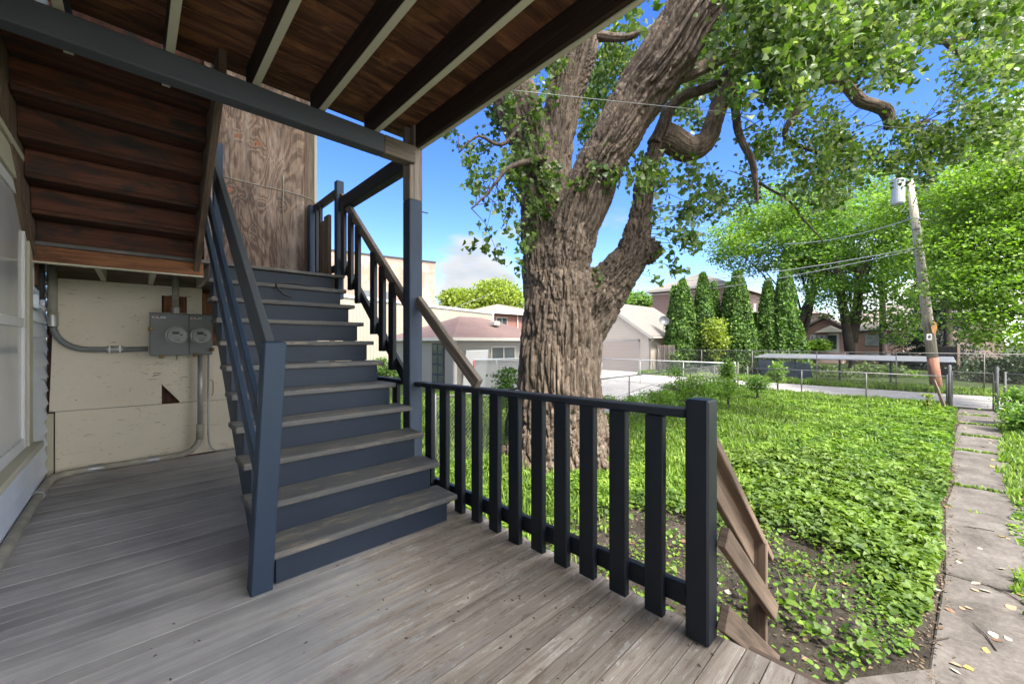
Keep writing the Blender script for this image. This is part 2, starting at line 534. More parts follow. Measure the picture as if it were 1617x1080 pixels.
def barkmat(name, c1, c2, c3, streak=False):
    c1, c2, c3 = dim(c1, 0.42), dim(c2, 0.5), dim(c3, 0.56)
    m, nt, b = newmat(name)
    o = objv(nt)
    n1 = noise(nt, mapping(nt, o, (1, 1, 0.25)), 14, 8, 0.7, 1.0)
    n2 = noise(nt, mapping(nt, o, (1, 1, 0.2)), 70, 4, 0.6, 0.5)
    n3 = noise(nt, o, 1.3, 3)
    c = ramp(nt, math_n(nt, 'ADD', math_n(nt, 'MULTIPLY', n1, 0.7), math_n(nt, 'MULTIPLY', n2, 0.3)), [(0.35, c1), (0.5, c2), (0.66, c3)])
    c = mixc(nt, 1.0, c, ramp(nt, n3, [(0.3, 0.82), (0.7, 1.15)]), 'MULTIPLY')
    if streak:
        at_ = nt.nodes.new('ShaderNodeAttribute')
        at_.attribute_name = 'streak'
        c = mixc(nt, 1.0, c, ramp(nt, at_.outputs['Fac'], [(0.25, 0.72), (0.5, 1.0), (0.75, 1.25)]), 'MULTIPLY')
    nt.links.new(c, b.inputs['Base Color'])
    b.inputs['Roughness'].default_value = 0.9
    b.inputs['Specular IOR Level'].default_value = 0.2
    bump(nt, b, math_n(nt, 'ADD', n1, math_n(nt, 'MULTIPLY', n2, 0.6)), 0.9, 0.02)
    return m


M['plywood'] = plywoodmat()
M['panel'] = panelmat()
M['vinyl'] = plain('pale_blue_vinyl', (0.68, 0.74, 0.84), 0.4, 0, 0.08, 3, 0.05)
M['lawnsoil'] = groundmat('lawn_soil', [(0.035, 0.045, 0.012), (0.055, 0.085, 0.018), (0.09, 0.12, 0.03)], 1.2)
M['soil'] = groundmat('bare_soil', [(0.04, 0.032, 0.025), (0.085, 0.07, 0.055), (0.16, 0.135, 0.11)], 5, 1.0, 0.05)
M['concrete'] = groundmat('stained_path_concrete', [(0.09, 0.078, 0.07), (0.19, 0.168, 0.15), (0.29, 0.262, 0.238)], 2.2, 0.35, 0.01, (0.10, 0.085, 0.075))
M['paleconcrete'] = groundmat('pale_driveway_concrete', [(0.42, 0.40, 0.38), (0.5, 0.48, 0.46), (0.56, 0.54, 0.52)], 1.5, 0.2, 0.01)
M['alley'] = groundmat('alley_concrete', [(0.48, 0.44, 0.41), (0.64, 0.59, 0.55), (0.78, 0.73, 0.69)], 1.5, 0.3, 0.01)
M['bark'] = barkmat('furrowed_cottonwood_bark', (0.10, 0.070, 0.050), (0.20, 0.152, 0.115), (0.34, 0.272, 0.215), True)
M['bark2'] = barkmat('background_bark', (0.06, 0.048, 0.038), (0.10, 0.08, 0.065), (0.15, 0.125, 0.1))


# ------------------------------------------------------------------ mesh helpers
class MB:
    def __init__(s, org=(0, 0, 0)):
        s.o = Vector(org)
        s.v, s.f, s.uv, s.r, s.mi = [], [], [], [], []

    def face(s, pts, uvs, r, mi=0):
        k = len(s.v)
        s.v += [tuple(Vector(p) - s.o) for p in pts]
        s.f.append(tuple(range(k, k + len(pts))))
        s.uv += uvs
        s.r.append(r)
        s.mi.append(mi)

    def obox(s, c, ax, h, mi=0, r=None, botmi=None):
        """box: centre, three unit axes, half sizes; shared vertices so a bevel works"""
        c = Vector(c)
        ax = [Vector(a).normalized() for a in ax]
        r = random.random() if r is None else r
        L = max(range(3), key=lambda i: h[i])
        k = len(s.v)
        for i in (-1, 1):
            for j in (-1, 1):
                for l in (-1, 1):
                    s.v.append(tuple(c + ax[0] * h[0] * i + ax[1] * h[1] * j + ax[2] * h[2] * l - s.o))
        ou, ov = random.random() * 40, random.random() * 40
        quads = [((0, 1, 3, 2), 0, -1), ((4, 6, 7, 5), 0, 1), ((0, 4, 5, 1), 1, -1), ((2, 3, 7, 6), 1, 1), ((0, 2, 6, 4), 2, -1), ((1, 5, 7, 3), 2, 1)]
        for q, n, sg in quads:
            s.f.append(tuple(k + a for a in q))
            s.r.append(r)
            s.mi.append(botmi if (botmi is not None and n == 2 and sg == -1) else mi)
            for a in q:
                co = [(-h[0], h[0])[(a >> 2) & 1], (-h[1], h[1])[(a >> 1) & 1], (-h[2], h[2])[a & 1]]
                oth = [i for i in range(3) if i != L]
                if n == L:
                    s.uv.append((ou + co[oth[0]] * 0.3, ov + co[oth[1]]))
                else:
                    w = [i for i in oth if i != n][0]
                    s.uv.append((ou + co[L], ov + co[w] + n * 0.37 * 2 + (0.5 if sg > 0 else 0)))
        return s

    def box(s, x0, x1, y0, y1, z0, z1, **kw):
        return s.obox(((x0 + x1) / 2, (y0 + y1) / 2, (z0 + z1) / 2), ((1, 0, 0), (0, 1, 0), (0, 0, 1)), (abs(x1 - x0) / 2, abs(y1 - y0) / 2, abs(z1 - z0) / 2), **kw)

    def bar(s, p0, p1, w, h, up=(0, 0, 1), **kw):
        """board from p0 to p1, w across, h along 'up'"""
        p0, p1 = Vector(p0), Vector(p1)
        d = (p1 - p0)
        l = d.length
        d.normalize()
        u = Vector(up)
        u = (u - d * u.dot(d)).normalized()
        a = d.cross(u)
        return s.obox((p0 + p1) / 2, (d, a, u), (l / 2, w / 2, h / 2), **kw)

    def tube(s, pts, rad, n=10, cap=True, mi=0):
        pts = [Vector(p) for p in pts]
        if isinstance(rad, (int, float)):
            rad = [rad] * len(pts)
        k0 = len(s.v)
        t = (pts[1] - pts[0]).normalized()
        a = t.orthogonal().normalized()
        acc = 0
        rr = random.random()
        ls = []
        for i, p in enumerate(pts):
            if i:
                acc += (p - pts[i - 1]).length
            tt = (pts[min(i + 1, len(pts) - 1)] - pts[max(i - 1, 0)])
            if tt.length > 1e-9:
                tt.normalize()
            else:
                tt = t
            a = (a - tt * a.dot(tt)).normalized()
            b = tt.cross(a)
            ls.append(acc)
            for j in range(n):
                th = 2 * math.pi * j / n
                s.v.append(tuple(p + (a * math.cos(th) + b * math.sin(th)) * rad[i] - s.o))
        for i in range(len(pts) - 1):
            for j in range(n):
                j2 = (j + 1) % n
                s.f.append((k0 + i * n + j, k0 + i * n + j2, k0 + (i + 1) * n + j2, k0 + (i + 1) * n + j))
                w = 2 * math.pi * rad[i] / n
                s.uv += [(ls[i], j * w), (ls[i], (j + 1) * w), (ls[i + 1], (j + 1) * w), (ls[i + 1], j * w)]
                s.r.append(rr)
                s.mi.append(mi)
        if cap:
            for i, rev in ((0, True), (len(pts) - 1, False)):
                q = [k0 + i * n + j for j in range(n)]
                if rev:
                    q.reverse()
                s.f.append(tuple(q))
                s.uv += [(0.1 * math.cos(j), 0.1 * math.sin(j)) for j in range(n)]
                s.r.append(rr)
                s.mi.append(mi)
        return s

    def prism(s, poly, d, mi=0, r=None):
        """polygon (3-D points in a plane) extruded by vector d"""
        d = Vector(d)
        poly = [Vector(p) for p in poly]
        r = random.random() if r is None else r
        n = len(poly)
        k = len(s.v)
        s.v += [tuple(p - s.o) for p in poly] + [tuple(p + d - s.o) for p in poly]
        e = (poly[1] - poly[0]).normalized()
        nn = d.normalized()
        g = nn.cross(e)
        uvp = [(p.dot(e), p.dot(g)) for p in poly]
        s.f.append(tuple(range(k, k + n)))
        s.uv += uvp
        s.f.append(tuple(k + n + i for i in reversed(range(n))))
        s.uv += list(reversed(uvp))
        s.r += [r, r]
        s.mi += [mi, mi]
        for i in range(n):
            j = (i + 1) % n
            s.f.append((k + i, k + n + i, k + n + j, k + j))
            l = (poly[j] - poly[i]).length
            s.uv += [(0, 0), (0, d.length), (l, d.length), (l, 0)]
            s.r.append(r)
            s.mi.append(mi)
        return s

    def build(s, name, mats, parent=None, bevel=0.0, smooth=False, recalc=True):
        me = bpy.data.meshes.new(name)
        me.from_pydata(s.v, [], s.f)
        uvl = me.uv_layers.new(name='UVMap')
        uvl.data.foreach_set('uv', np.array(s.uv, dtype=np.float32).ravel())
        at_ = me.attributes.new('rnd', 'FLOAT', 'FACE')
        at_.data.foreach_set('value', np.array(s.r, dtype=np.float32))
        mats = mats if isinstance(mats, (list, tuple)) else [mats]
        for m in mats:
            me.materials.append(m)
        if any(s.mi):
            me.polygons.foreach_set('material_index', np.array(s.mi, dtype=np.int32))
        if recalc:
            bm = bmesh.new()
            bm.from_mesh(me)
            bmesh.ops.recalc_face_normals(bm, faces=bm.faces)
            bm.to_mesh(me)
            bm.free()
        if smooth:
            me.polygons.foreach_set('use_smooth', [True] * len(me.polygons))
        o = bpy.data.objects.new(name, me)
        col.objects.link(o)
        if parent is not None:
            o.parent = parent
            pw = Vector(parent['_w']) if '_w' in parent else Vector(parent.location)
            o.location = s.o - pw
            o['_w'] = tuple(s.o)
        else:
            o.location = s.o
        if bevel:
            b = o.modifiers.new('bevel', 'BEVEL')
            b.width = bevel
            b.segments = 1
            b.limit_method = 'ANGLE'
            b.angle_limit = math.radians(40)
        return o


def tag(o, label=None, cat=None, group=None, kind=None):
    for k, v in (('label', label), ('category', cat), ('group', group), ('kind', kind)):
        if v:
            o[k] = v
    return o


def thing(name, loc, label, cat, group=None):
    o = bpy.data.objects.new(name, None)
    o.empty_display_size = 0.1
    col.objects.link(o)
    o.location = loc
    return tag(o, label, cat, group)


def sheet(name, pts, z, mat, kind='structure', sub=None, thick=0.0):
    m = MB((0, 0, 0))
    m.face([(x, y, z) for x, y in pts], [(x, y) for x, y in pts], 0.5)
    o = m.build(name, mat, recalc=False)
    return tag(o, kind=kind)


# numpy value noise
def _h(i, j, k, s=0):
    n = (i * 374761393 + j * 668265263 + k * 2147483647 + s * 1274126177).astype(np.int64) & 0x7fffffff
    n = ((n ^ (n >> 13)) * 1274126177) & 0x7fffffff
    n = (n ^ (n >> 16)) & 0xffffff
    return n / float(0xffffff)


def vnoise(p, s=0):
    p = np.asarray(p, dtype=np.float64)
    i = np.floor(p).astype(np.int64)
    f = p - i
    f = f * f * (3 - 2 * f)
    r = 0
    for a in (0, 1):
        for b in (0, 1):
            for c in (0, 1):
                w = (f[:, 0] if a else 1 - f[:, 0]) * (f[:, 1] if b else 1 - f[:, 1]) * (f[:, 2] if c else 1 - f[:, 2])
                r = r + w * _h(i[:, 0] + a, i[:, 1] + b, i[:, 2] + c, s)
    return r


def fbm(p, o=3, s=0):
    p = np.asarray(p, dtype=np.float64)
    t, a, n = 0, 0.5, 0
    for k in range(o):
        t = t + a * vnoise(p * 2 ** k, s + k)
        n += a
        a *= 0.5
    return t / n


def voro(p, s=0):
    i = np.floor(p).astype(np.int64)
    f1 = np.full(len(p), 9.0)
    f2 = np.full(len(p), 9.0)
    for a in (-1, 0, 1):
        for b in (-1, 0, 1):
            for c in (-1, 0, 1):
                I, J, K = i[:, 0] + a, i[:, 1] + b, i[:, 2] + c
                q = np.stack([I + _h(I, J, K, s), J + _h(I, J, K, s + 1), K + _h(I, J, K, s + 2)], 1)
                d = np.sqrt(((q - p) ** 2).sum(1))
                n = d < f1
                f2 = np.where(n, f1, np.minimum(f2, d))
                f1 = np.where(n, d, f1)
    return f1, f2


def raw_mesh(name, V, F, mat, rndv=None, parent=None, org=(0, 0, 0), smooth=False):
    """V (n,3), F (m,k) arrays -> object, fast"""
    me = bpy.data.meshes.new(name)
    V = np.asarray(V, dtype=np.float32) - np.asarray(org, dtype=np.float32)
    k = F.shape[1]
    me.vertices.add(len(V))
    me.vertices.foreach_set('co', V.ravel())
    me.loops.add(F.size)
    me.loops.foreach_set('vertex_index', F.astype(np.int32).ravel())
    me.polygons.add(len(F))
    me.polygons.foreach_set('loop_start', np.arange(0, F.size, k, dtype=np.int32))
    me.update(calc_edges=True)
    if rndv is not None:
        a = me.attributes.new('rnd', 'FLOAT', 'FACE')
        a.data.foreach_set('value', np.asarray(rndv, dtype=np.float32))
    me.materials.append(mat)
    if smooth:
        me.polygons.foreach_set('use_smooth', [True] * len(me.polygons))
    o = bpy.data.objects.new(name, me)
    col.objects.link(o)
    if parent is not None:
        o.parent = parent
        o.location = Vector(org) - parent.location
    else:
        o.location = org
    return o


def leaves(name, P, size, mat, parent=None, org=(0, 0, 0), up=0.0, droop=0.0, aspect=0.8, rng=None, rv=None, wide=0.38, upv=None, shape=None):
    """one folded four-vertex leaf per point P; 'up' biases the leaf faces upwards, 'droop' turns the tips down"""
    rng = rng or R0
    P = np.asarray(P, dtype=np.float64)
    n = len(P)
    size = np.asarray(size) * np.ones(n)
    d = rng.normal(size=(n, 3))
    d[:, 2] = d[:, 2] * (1 - 0.6 * up) - droop
    d /= np.linalg.norm(d, axis=1)[:, None] + 1e-9
    nn = rng.normal(size=(n, 3))
    nn[:, 2] += up * 3
    if upv is not None:
        nn += np.asarray(upv)
    s = np.cross(d, nn)
    s /= np.linalg.norm(s, axis=1)[:, None] + 1e-9
    nn = np.cross(s, d)
    L = size[:, None]
    W = L * aspect * 0.5
    base = P - d * L * 0.4
    tip = P + d * L * 0.6
    r = rng.rand(n) if rv is None else np.asarray(rv)
    if shape:                                   # rounded outline: two stations each side of a sunken midrib
        (t1, w1), (t2, w2) = shape
        cur = nn * L * (rng.rand(n)[:, None] * 0.16)
        m1 = base + d * L * t1 + cur * 0.7
        m2 = base + d * L * t2 + cur
        lift = nn * L * 0.10
        v = np.stack([base, m1 + s * W * w1 + lift, m2 + s * W * w2 + lift, tip, m2 - s * W * w2 + lift, m1 - s * W * w1 + lift, m1, m2], 1).reshape(-1, 3)
        k = np.arange(n)[:, None] * 8
        tris = [(0, 1, 6), (1, 2, 7), (1, 7, 6), (2, 3, 7), (0, 6, 5), (5, 6, 7), (5, 7, 4), (4, 7, 3)]
        f = np.concatenate([k + list(q) for q in tris], 1).reshape(-1, 3)
        return raw_mesh(name, v, f, mat, np.repeat(r, 8), parent, org)
    mid = base + d * L * wide + nn * L * 0.12
    v = np.stack([base, mid + s * W, tip, mid - s * W], 1).reshape(-1, 3)
    k = np.arange(n)[:, None] * 4
    f = np.concatenate([k + [0, 1, 2], k + [0, 2, 3]], 1).reshape(-1, 3)
    return raw_mesh(name, v, f, mat, np.repeat(r, 2), parent, org)


def in_poly(x, y, poly):
    c = np.zeros(len(x), bool)
    j = len(poly) - 1
    for i in range(len(poly)):
        xi, yi = poly[i]
        xj, yj = poly[j]
        c ^= ((yi > y) != (yj > y)) & (x < (xj - xi) * (y - yi) / (yj - yi + 1e-12) + xi)
        j = i
    return c


# ================================================================== PORCH (large structure)
WX = -0.58       # house wall plane
BY = 5.45        # meter wall plane
DX = 1.765       # deck edge
# deck
deck = thing('porch_deck', (0.6, 2, 0), 'worn grey porch floor of narrow boards, paint gone towards the steps', 'deck')
m = MB((0.6, 2, 0))
y = -2.75
while y < BY - 0.02:
    e = random.uniform(-0.006, 0.006)
    m.box(WX + 0.005, DX + e, y, y + 0.0772, -0.028, random.uniform(-0.0015, 0.0012))
    y += 0.0812
m.build('floorboards', M['deck'], deck, bevel=0.0008)
m = MB((0.6, 2, 0))
m.box(DX - 0.07, DX - 0.03, -2.75, BY, -0.2, -0.03)
m.box(WX, DX - 0.07, -2.75, -2.71, -0.2, -0.03)
m.build('rim_joist', M['oldwood'], deck, bevel=0.003)
for yy in (-2.6, 0.6, 2.95, 5.3):
    m = MB((DX, yy, 0))
    m.box(DX - 0.17, DX - 0.08, yy - 0.045, yy + 0.045, G - 0.1, -0.03)
    m.build('foundation_post', M['oldwood'], deck, bevel=0.003)

# house wall with real clapboard profile
wall = thing('house_wall', (WX, 2, 0), 'house wall of pale blue vinyl clapboard beside the porch', 'wall')
m = MB((WX, 2, 0))
z = -0.9
while z < 6.4:
    for (ya, yb) in ((-3.2, 5.6),):
        pr = [(WX - 0.012, z), (WX + 0.020, z), (WX + 0.019, z + 0.010), (WX - 0.006, z + 0.12), (WX - 0.012, z + 0.12)]
        m.prism([(px, ya, pz) for px, pz in pr], (0, yb - ya, 0), r=random.random())
    z += 0.12
m.box(WX - 0.2, WX - 0.013, -3.2, 5.6, -0.9, 6.4)
m.build('siding', M['vinyl'], wall)
win = MB((WX, 2, 0))
win.box(WX + 0.0, WX + 0.058, 4.27, 4.40, 0.50, 2.36)
win.box(WX + 0.0, WX + 0.058, 1.75, 1.88, 0.50, 2.36)
win.box(WX + 0.0, WX + 0.060, 1.75, 4.40, 2.22, 2.36)
win.box(WX + 0.0, WX + 0.075, 1.70, 4.46, 2.363, 2.40)
wf = win.build('window', M['cream'], wall, bevel=0.003)
win = MB((WX, 2, 0))
win.box(WX + 0.0, WX + 0.10, 1.68, 4.48, 0.455, 0.497)
win.box(WX + 0.0, WX + 0.03, 1.75, 4.42, 0.38, 0.453)
win.build('sill', M['cream'], wf, bevel=0.004)
win = MB((WX, 2, 0))
for a, b in ((1.885, 1.95), (3.0, 3.14), (4.20, 4.265)):
    win.box(WX + 0.0, WX + 0.046, a, b, 0.50, 2.217)
win.box(WX + 0.0, WX + 0.044, 1.885, 4.265, 0.50, 0.57)
win.box(WX + 0.0, WX + 0.044, 1.885, 4.265, 1.32, 1.38)
win.box(WX + 0.0, WX + 0.044, 1.885, 4.265, 2.15, 2.217)
win.build('sash', M['white'], wf, bevel=0.002)
win = MB((WX, 2, 0))
win.box(WX + 0.024, WX + 0.032, 1.93, 4.22, 0.55, 2.17)
M['palepane'] = plain('pale_reflecting_pane', (0.45, 0.46, 0.47), 0.12, 0, 0.1, 2)  # pale base colour stands in for the reflection in the pane
win.build('pane', M['palepane'], wf)

# meter wall
mw = thing('meter_wall', (0, BY, 0), 'end wall of dirty cream plywood panels under the stair landing', 'wall')
m = MB((0, BY, 0))
m.box(WX + 0.01, 1.72, BY + 0.03, BY + 0.12, -0.9, 6.4)
m.build('backing_boards', M['stairunder'], mw)
# upper panel with the torn triangular hole
hole = [(0.205, 0.782), (0.343, 0.594), (0.205, 0.609)]
m = MB((0, BY, 0))
z0, z1, z2 = 0.592, 0.575, 1.80
y_ = BY + 0.0


def pan(m, pts, t=0.012, yy=BY, r=0.5):
    m.prism([(x, yy, z) for x, z in pts], (0, t, 0), r=r)


pan(m, [(-0.555, 0.59), (0.205, 0.583), (0.205, 1.80), (-0.52, 1.80)])
pan(m, [(0.205, 0.785), (0.345, 0.595), (0.345, 1.525), (0.221, 1.525), (0.2055, 1.525)])
pan(m, [(0.3455, 0.58), (0.405, 0.58), (0.405, 1.525), (0.3455, 1.525)])
pan(m, [(0.4055, 0.58), (0.535, 0.578), (0.535, 1.80), (0.4055, 1.80)])
pan(m, [(0.2055, 1.70), (0.405, 1.70), (0.405, 1.80), (0.2055, 1.80)])
pan(m, [(0.5355, 0.577), (0.86, 0.572), (0.86, 0.99), (0.66, 1.18), (0.5355, 1.18)])
m.build('upper_panel', M['panel'], mw, bevel=0.0015)
m = MB((0, BY, 0))
pan(m, [(-0.52, 0.012), (1.0, 0.012), (1.0, 0.567), (-0.52, 0.585)], yy=BY + 0.012)
m.build('lower_panel', M['panel'], mw, bevel=0.0015)
m = MB((0, BY, 0))
m.box(-0.572, -0.528, BY - 0.012, BY + 0.02, 0.0, 0.575)
m.build('corner_trim', M['cream'], mw, bevel=0.003)
m = MB((0, BY, 0))
m.box(0.222, 0.404, BY + 0.012, BY + 0.03, 1.50, 1.70)
m.box(0.54, 0.70, BY + 0.006, BY + 0.03, 1.19, 1.75)
m.build('bare_board', M['header'], mw)
m = MB((0, BY, 0))
m.box(WX + 0.01, 1.0, BY + 0.004, BY + 0.03, 1.805, 1.93)
m.build('top_board', M['oldwood'], mw, bevel=0.003)
m = MB((0, BY, 0))
m.bar((-0.565, BY - 0.002, 0.0), (-0.565, BY - 0.002, 1.9), 0.012, 0.012)
m.build('corner_gap_seal', M['black'], mw)
m = MB((0, BY, 0))
m.tube([(0.60, BY - 0.005, 0.80), (0.62, BY - 0.006, 0.80), (0.632, BY - 0.005, 0.78), (0.632, BY - 0.006, 0.66), (0.618, BY - 0.005, 0.63)], 0.003, 6)
m.build('rusty_hook', M['brass'], mw)

# plywood stair enclosure above the landing
pw = thing('plywood_partition', (1.2, BY, 1.95), 'tall weathered plywood sheet closing the back of the stair landing', 'partition')
m = MB((1.2, BY, 1.95))
m.box(0.55, 1.555, BY - 0.03, BY - 0.012, 1.95, 5.8)
m.build('sheet', M['plywood'], pw)
m = MB((1.2, BY, 1.95))
m.box(1.557, 1.665, BY - 0.035, BY + 0.03, 1.95, 5.8)
m.build('edge_board', M['oldwood'], pw, bevel=0.003)
m = MB((1.2, BY, 1.95))
m.box(1.667, 1.70, BY - 0.04, BY + 0.035, 1.95, 5.8)
m.build('corner_trim', M['cream'], pw, bevel=0.002)
m = MB((1.2, BY, 1.95))
pts = [Vector((0.68, BY - 0.04, 3.065)), Vector((0.85, BY - 0.042, 3.06)), Vector((1.06, BY - 0.04, 3.055)), Vector((1.33, BY - 0.042, 3.06)), Vector((1.55, BY - 0.042, 3.05)), Vector((1.64, BY - 0.045, 3.03)), Vector((1.70, BY - 0.048, 2.97))]
m.tube(pts, 0.0045, 6)
m.tube([(1.31, BY - 0.04, 3.25), (1.315, BY - 0.045, 3.1), (1.305, BY - 0.045, 2.9), (1.31, BY - 0.04, 2.62)], 0.005, 6)
cb = m.build('stapled_cable', M['conduitpaint'], None, smooth=True)
tag(cb, 'thin pale cable stapled across the weathered plywood sheet', 'cable')

# ------------------------------------------------ upper deck frame: ceiling, joists, beam, posts
fr = thing('porch_roof_frame', (0.6, 1.5, 2.83), 'brown timber frame of the upper deck over the porch, cream joist edges', 'porch roof')
org = (0.6, 1.5, 2.83)
m = MB(org)
y = -2.1
while y < 3.13:
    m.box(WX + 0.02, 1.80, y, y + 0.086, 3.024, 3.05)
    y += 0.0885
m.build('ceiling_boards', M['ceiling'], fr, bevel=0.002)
top = MB(org)
top.box(WX + 0.02, 1.80, 1.0, BY - 0.04, 5.5, 5.56)
for x in (-0.3, 0.15, 0.6, 1.05, 1.5):
    top.box(x - 0.02, x + 0.02, 1.0, BY - 0.04, 5.35, 5.499)
top.build('top_floor_underside', M['ceiling'], fr)
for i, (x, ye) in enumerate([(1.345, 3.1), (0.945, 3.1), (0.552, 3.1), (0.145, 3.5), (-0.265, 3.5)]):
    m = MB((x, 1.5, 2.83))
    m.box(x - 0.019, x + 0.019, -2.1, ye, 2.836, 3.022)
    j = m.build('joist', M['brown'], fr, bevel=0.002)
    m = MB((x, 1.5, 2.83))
    m.box(x - 0.0195, x + 0.0195, -2.1, ye, 2.829, 2.8355)
    m.build('painted_edge', M['cream'], j)
m = MB((1.72, 1.5, 2.83))
m.box(1.69, 1.742, -2.1, 2.96, 2.838, 3.022)
j = m.build('rim_joist', M['brown'], fr, bevel=0.003)
m = MB((1.72, 1.5, 2.83))
m.box(1.718, 1.746, -2.1, 2.96, 2.829, 2.8375)
m.build('painted_edge', M['cream'], j)
m = MB((1.72, 1.5, 2.83))
m.box(1.744, 1.762, -2.1, 3.1, 2.84, 3.022)
m.build('fascia', M['slate'], fr, bevel=0.003)
m = MB(org)
m.box(WX, 1.40, 2.895, 3.0, 2.685, 2.827)
m.build('beam', M['slate'], fr, bevel=0.006)
m = MB(org)
m.box(1.4005, 1.672, 2.893, 3.0, 2.685, 2.827)
m.build('beam_end', M['greywood'], fr, bevel=0.006)
m = MB((1.70, 2.98, 0))
m.box(1.635, 1.755, 2.93, 3.045, -0.02, 2.40)
post = m.build('post', M['postpaint'], fr, bevel=0.006)
m = MB((1.70, 2.98, 0))
m.box(1.675, 1.755, 2.93, 3.045, 2.4005, 3.02)
m.box(1.6355, 1.675, 3.002, 3.045, 2.4005, 3.02)
m.box(1.6355, 1.6748, 2.93, 3.0, 2.4005, 2.683)
m.build('post_top', M['rawpost'], fr, bevel=0.004)
m = MB(org)
m.bar((1.69, 3.045, 2.75), (1.69, 4.52, 2.75), 0.09, 0.14)
m.build('girder', M['darkrail'], fr, bevel=0.006)
m = MB(org)
m.box(1.745, 1.84, 2.98, 2.99, 2.33, 2.337)
m.build('nail', M['black'], fr)

# ------------------------------------------------ lower staircase
RI, RU = 0.1768, 0.2145
NY, NZ = 2.234, 0.170        # first nosing
st = thing('staircase', (1.05, 2.26, 0), 'blue-grey wooden staircase climbing from the porch floor to the landing', 'staircase')
org = (1.05, 2.26, 0)
SXL, SXR = 0.475, 1.60
for n in range(1, 12):
    ny = NY + RU * (n - 1)
    nz = NZ + RI * (n - 1)
    if n <= 10:
        m = MB(org)
        xr = SXR + 0.015 if n <= 3 else (1.632 if n == 4 else SXR)
        xl = SXL - 0.03 + random.uniform(-0.008, 0.008)
        if n == 1:
            xl = 0.485
        dz = random.uniform(-0.003, 0.003)
        m.box(xl, xr, ny + random.uniform(-0.004, 0.004), ny + 0.262, nz - 0.036 + dz, nz + dz)
        m.build('tread', M['tread'] if n < 8 else M['darktread'] if 'darktread' in M else M['tread'], st, bevel=0.007)
    m = MB(org)
    zb = nz - RI + 0.001 if n > 1 else 0.003
    m.box(SXL + (0.04 if n == 1 else 0.012), SXR - 0.055, ny + 0.028, ny + 0.048, zb, nz - 0.0375 + (0.0 if n < 11 else 0.002))
    m.build('riser', M['riser'], st, bevel=0.002)
for xs in (SXL + 0.013, SXR - 0.10):
    m = MB(org)
    poly = [(xs, NY + 0.05, 0.0)]
    for n in range(1, 11):
        ny = NY + 0.05 + RU * (n - 1)
        nz = NZ + RI * (n - 1) - 0.038
        poly += [(xs, ny, nz), (xs, ny + RU - 0.001, nz)]
    poly += [(xs, NY + 0.05 + RU * 10, 1.62), (xs, NY + 0.42, 0.0)]
    m.prism(poly, (0.034, 0, 0))
    m.build('stringer', M['navy'], st, bevel=0.002)
m = MB(org)
m.box(0.53, 0.62, 2.29, 2.40, 0.002, 0.13)
m.build('rotten_block', M['oldwood'], st, bevel=0.01)

# landing
ld = thing('stair_landing', (0.6, 4.9, 1.94), 'dark timber stair landing above the electric meters', 'landing')
org = (0.6, 4.9, 1.94)
m = MB(org)
y = 4.372
while y < BY - 0.06:
    m.box(WX + 0.02, 1.66, y, y + 0.085, 1.912, 1.94)
    y += 0.088
m.build('floorboards', M['tread'], ld, bevel=0.003)
m = MB(org)
m.box(WX + 0.03, 0.44, 4.385, 4.425, 1.80, 1.910)
m.build('front_header', M['header'], ld, bevel=0.004)
m = MB(org)
m.box(WX + 0.03, 0.44, 4.378, 4.43, 1.786, 1.798)
m.build('header_edge', M['cream'], ld)
for x in (-0.21, 0.12, 0.50):
    m = MB(org)
    m.box(x - 0.019, x + 0.019, 4.43, BY - 0.04, 1.80, 1.91)
    m.build('joist', M['cream'], ld, bevel=0.002)
m = MB(org)
m.box(1.60, 1.645, 4.40, BY - 0.04, 1.78, 1.91)
m.build('side_joist', M['navy'], ld, bevel=0.003)
m = MB((0.47, 4.46, 0))
m.box(0.515, 0.585, 4.42, 4.50, 1.5, 3.02)
m.build('post', M['navy'], ld, bevel=0.005)
m = MB((1.62, 5.3, 0))
m.box(1.575, 1.665, 5.29, 5.38, 0, 2.93)
m.build('post', M['navy'], ld, bevel=0.005)
m = MB((1.62, 4.6, 0))
m.box(1.555, 1.60, 4.50, 4.545, 0, 1.91)
m.build('post', M['oldwood'], ld, bevel=0.004)

# second flight, seen from below
uf = thing('upper_staircase', (-0.05, 4.4, 1.94), 'dark red-brown underside of the upper stair flight rising along the house wall', 'staircase')
org = (-0.05, 4.4, 1.94)
UR, UU = 0.181, 0.213
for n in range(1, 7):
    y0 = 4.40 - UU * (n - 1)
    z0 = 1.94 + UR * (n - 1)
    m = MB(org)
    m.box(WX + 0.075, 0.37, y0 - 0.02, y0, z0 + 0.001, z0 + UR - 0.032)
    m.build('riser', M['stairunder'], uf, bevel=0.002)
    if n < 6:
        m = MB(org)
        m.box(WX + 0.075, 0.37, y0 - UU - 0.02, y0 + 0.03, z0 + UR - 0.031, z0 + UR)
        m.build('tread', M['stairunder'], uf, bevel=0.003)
for xs, mt in ((WX + 0.03, 'oldwood'), (0.372, 'oldwood')):
    m = MB(org)
    a = (4.47, 1.80)
    k = UR / UU
    poly = [(xs, 4.43, 1.80), (xs, 4.43, 2.14), (xs, 4.43 - 1.14, 2.14 + 1.14 * k), (xs, 4.43 - 1.44, 3.02), (xs, 4.43 - 1.44, 2.84)]
    m.prism(poly, (0.042, 0, 0))
    m.build('stringer', M[mt], uf, bevel=0.003)

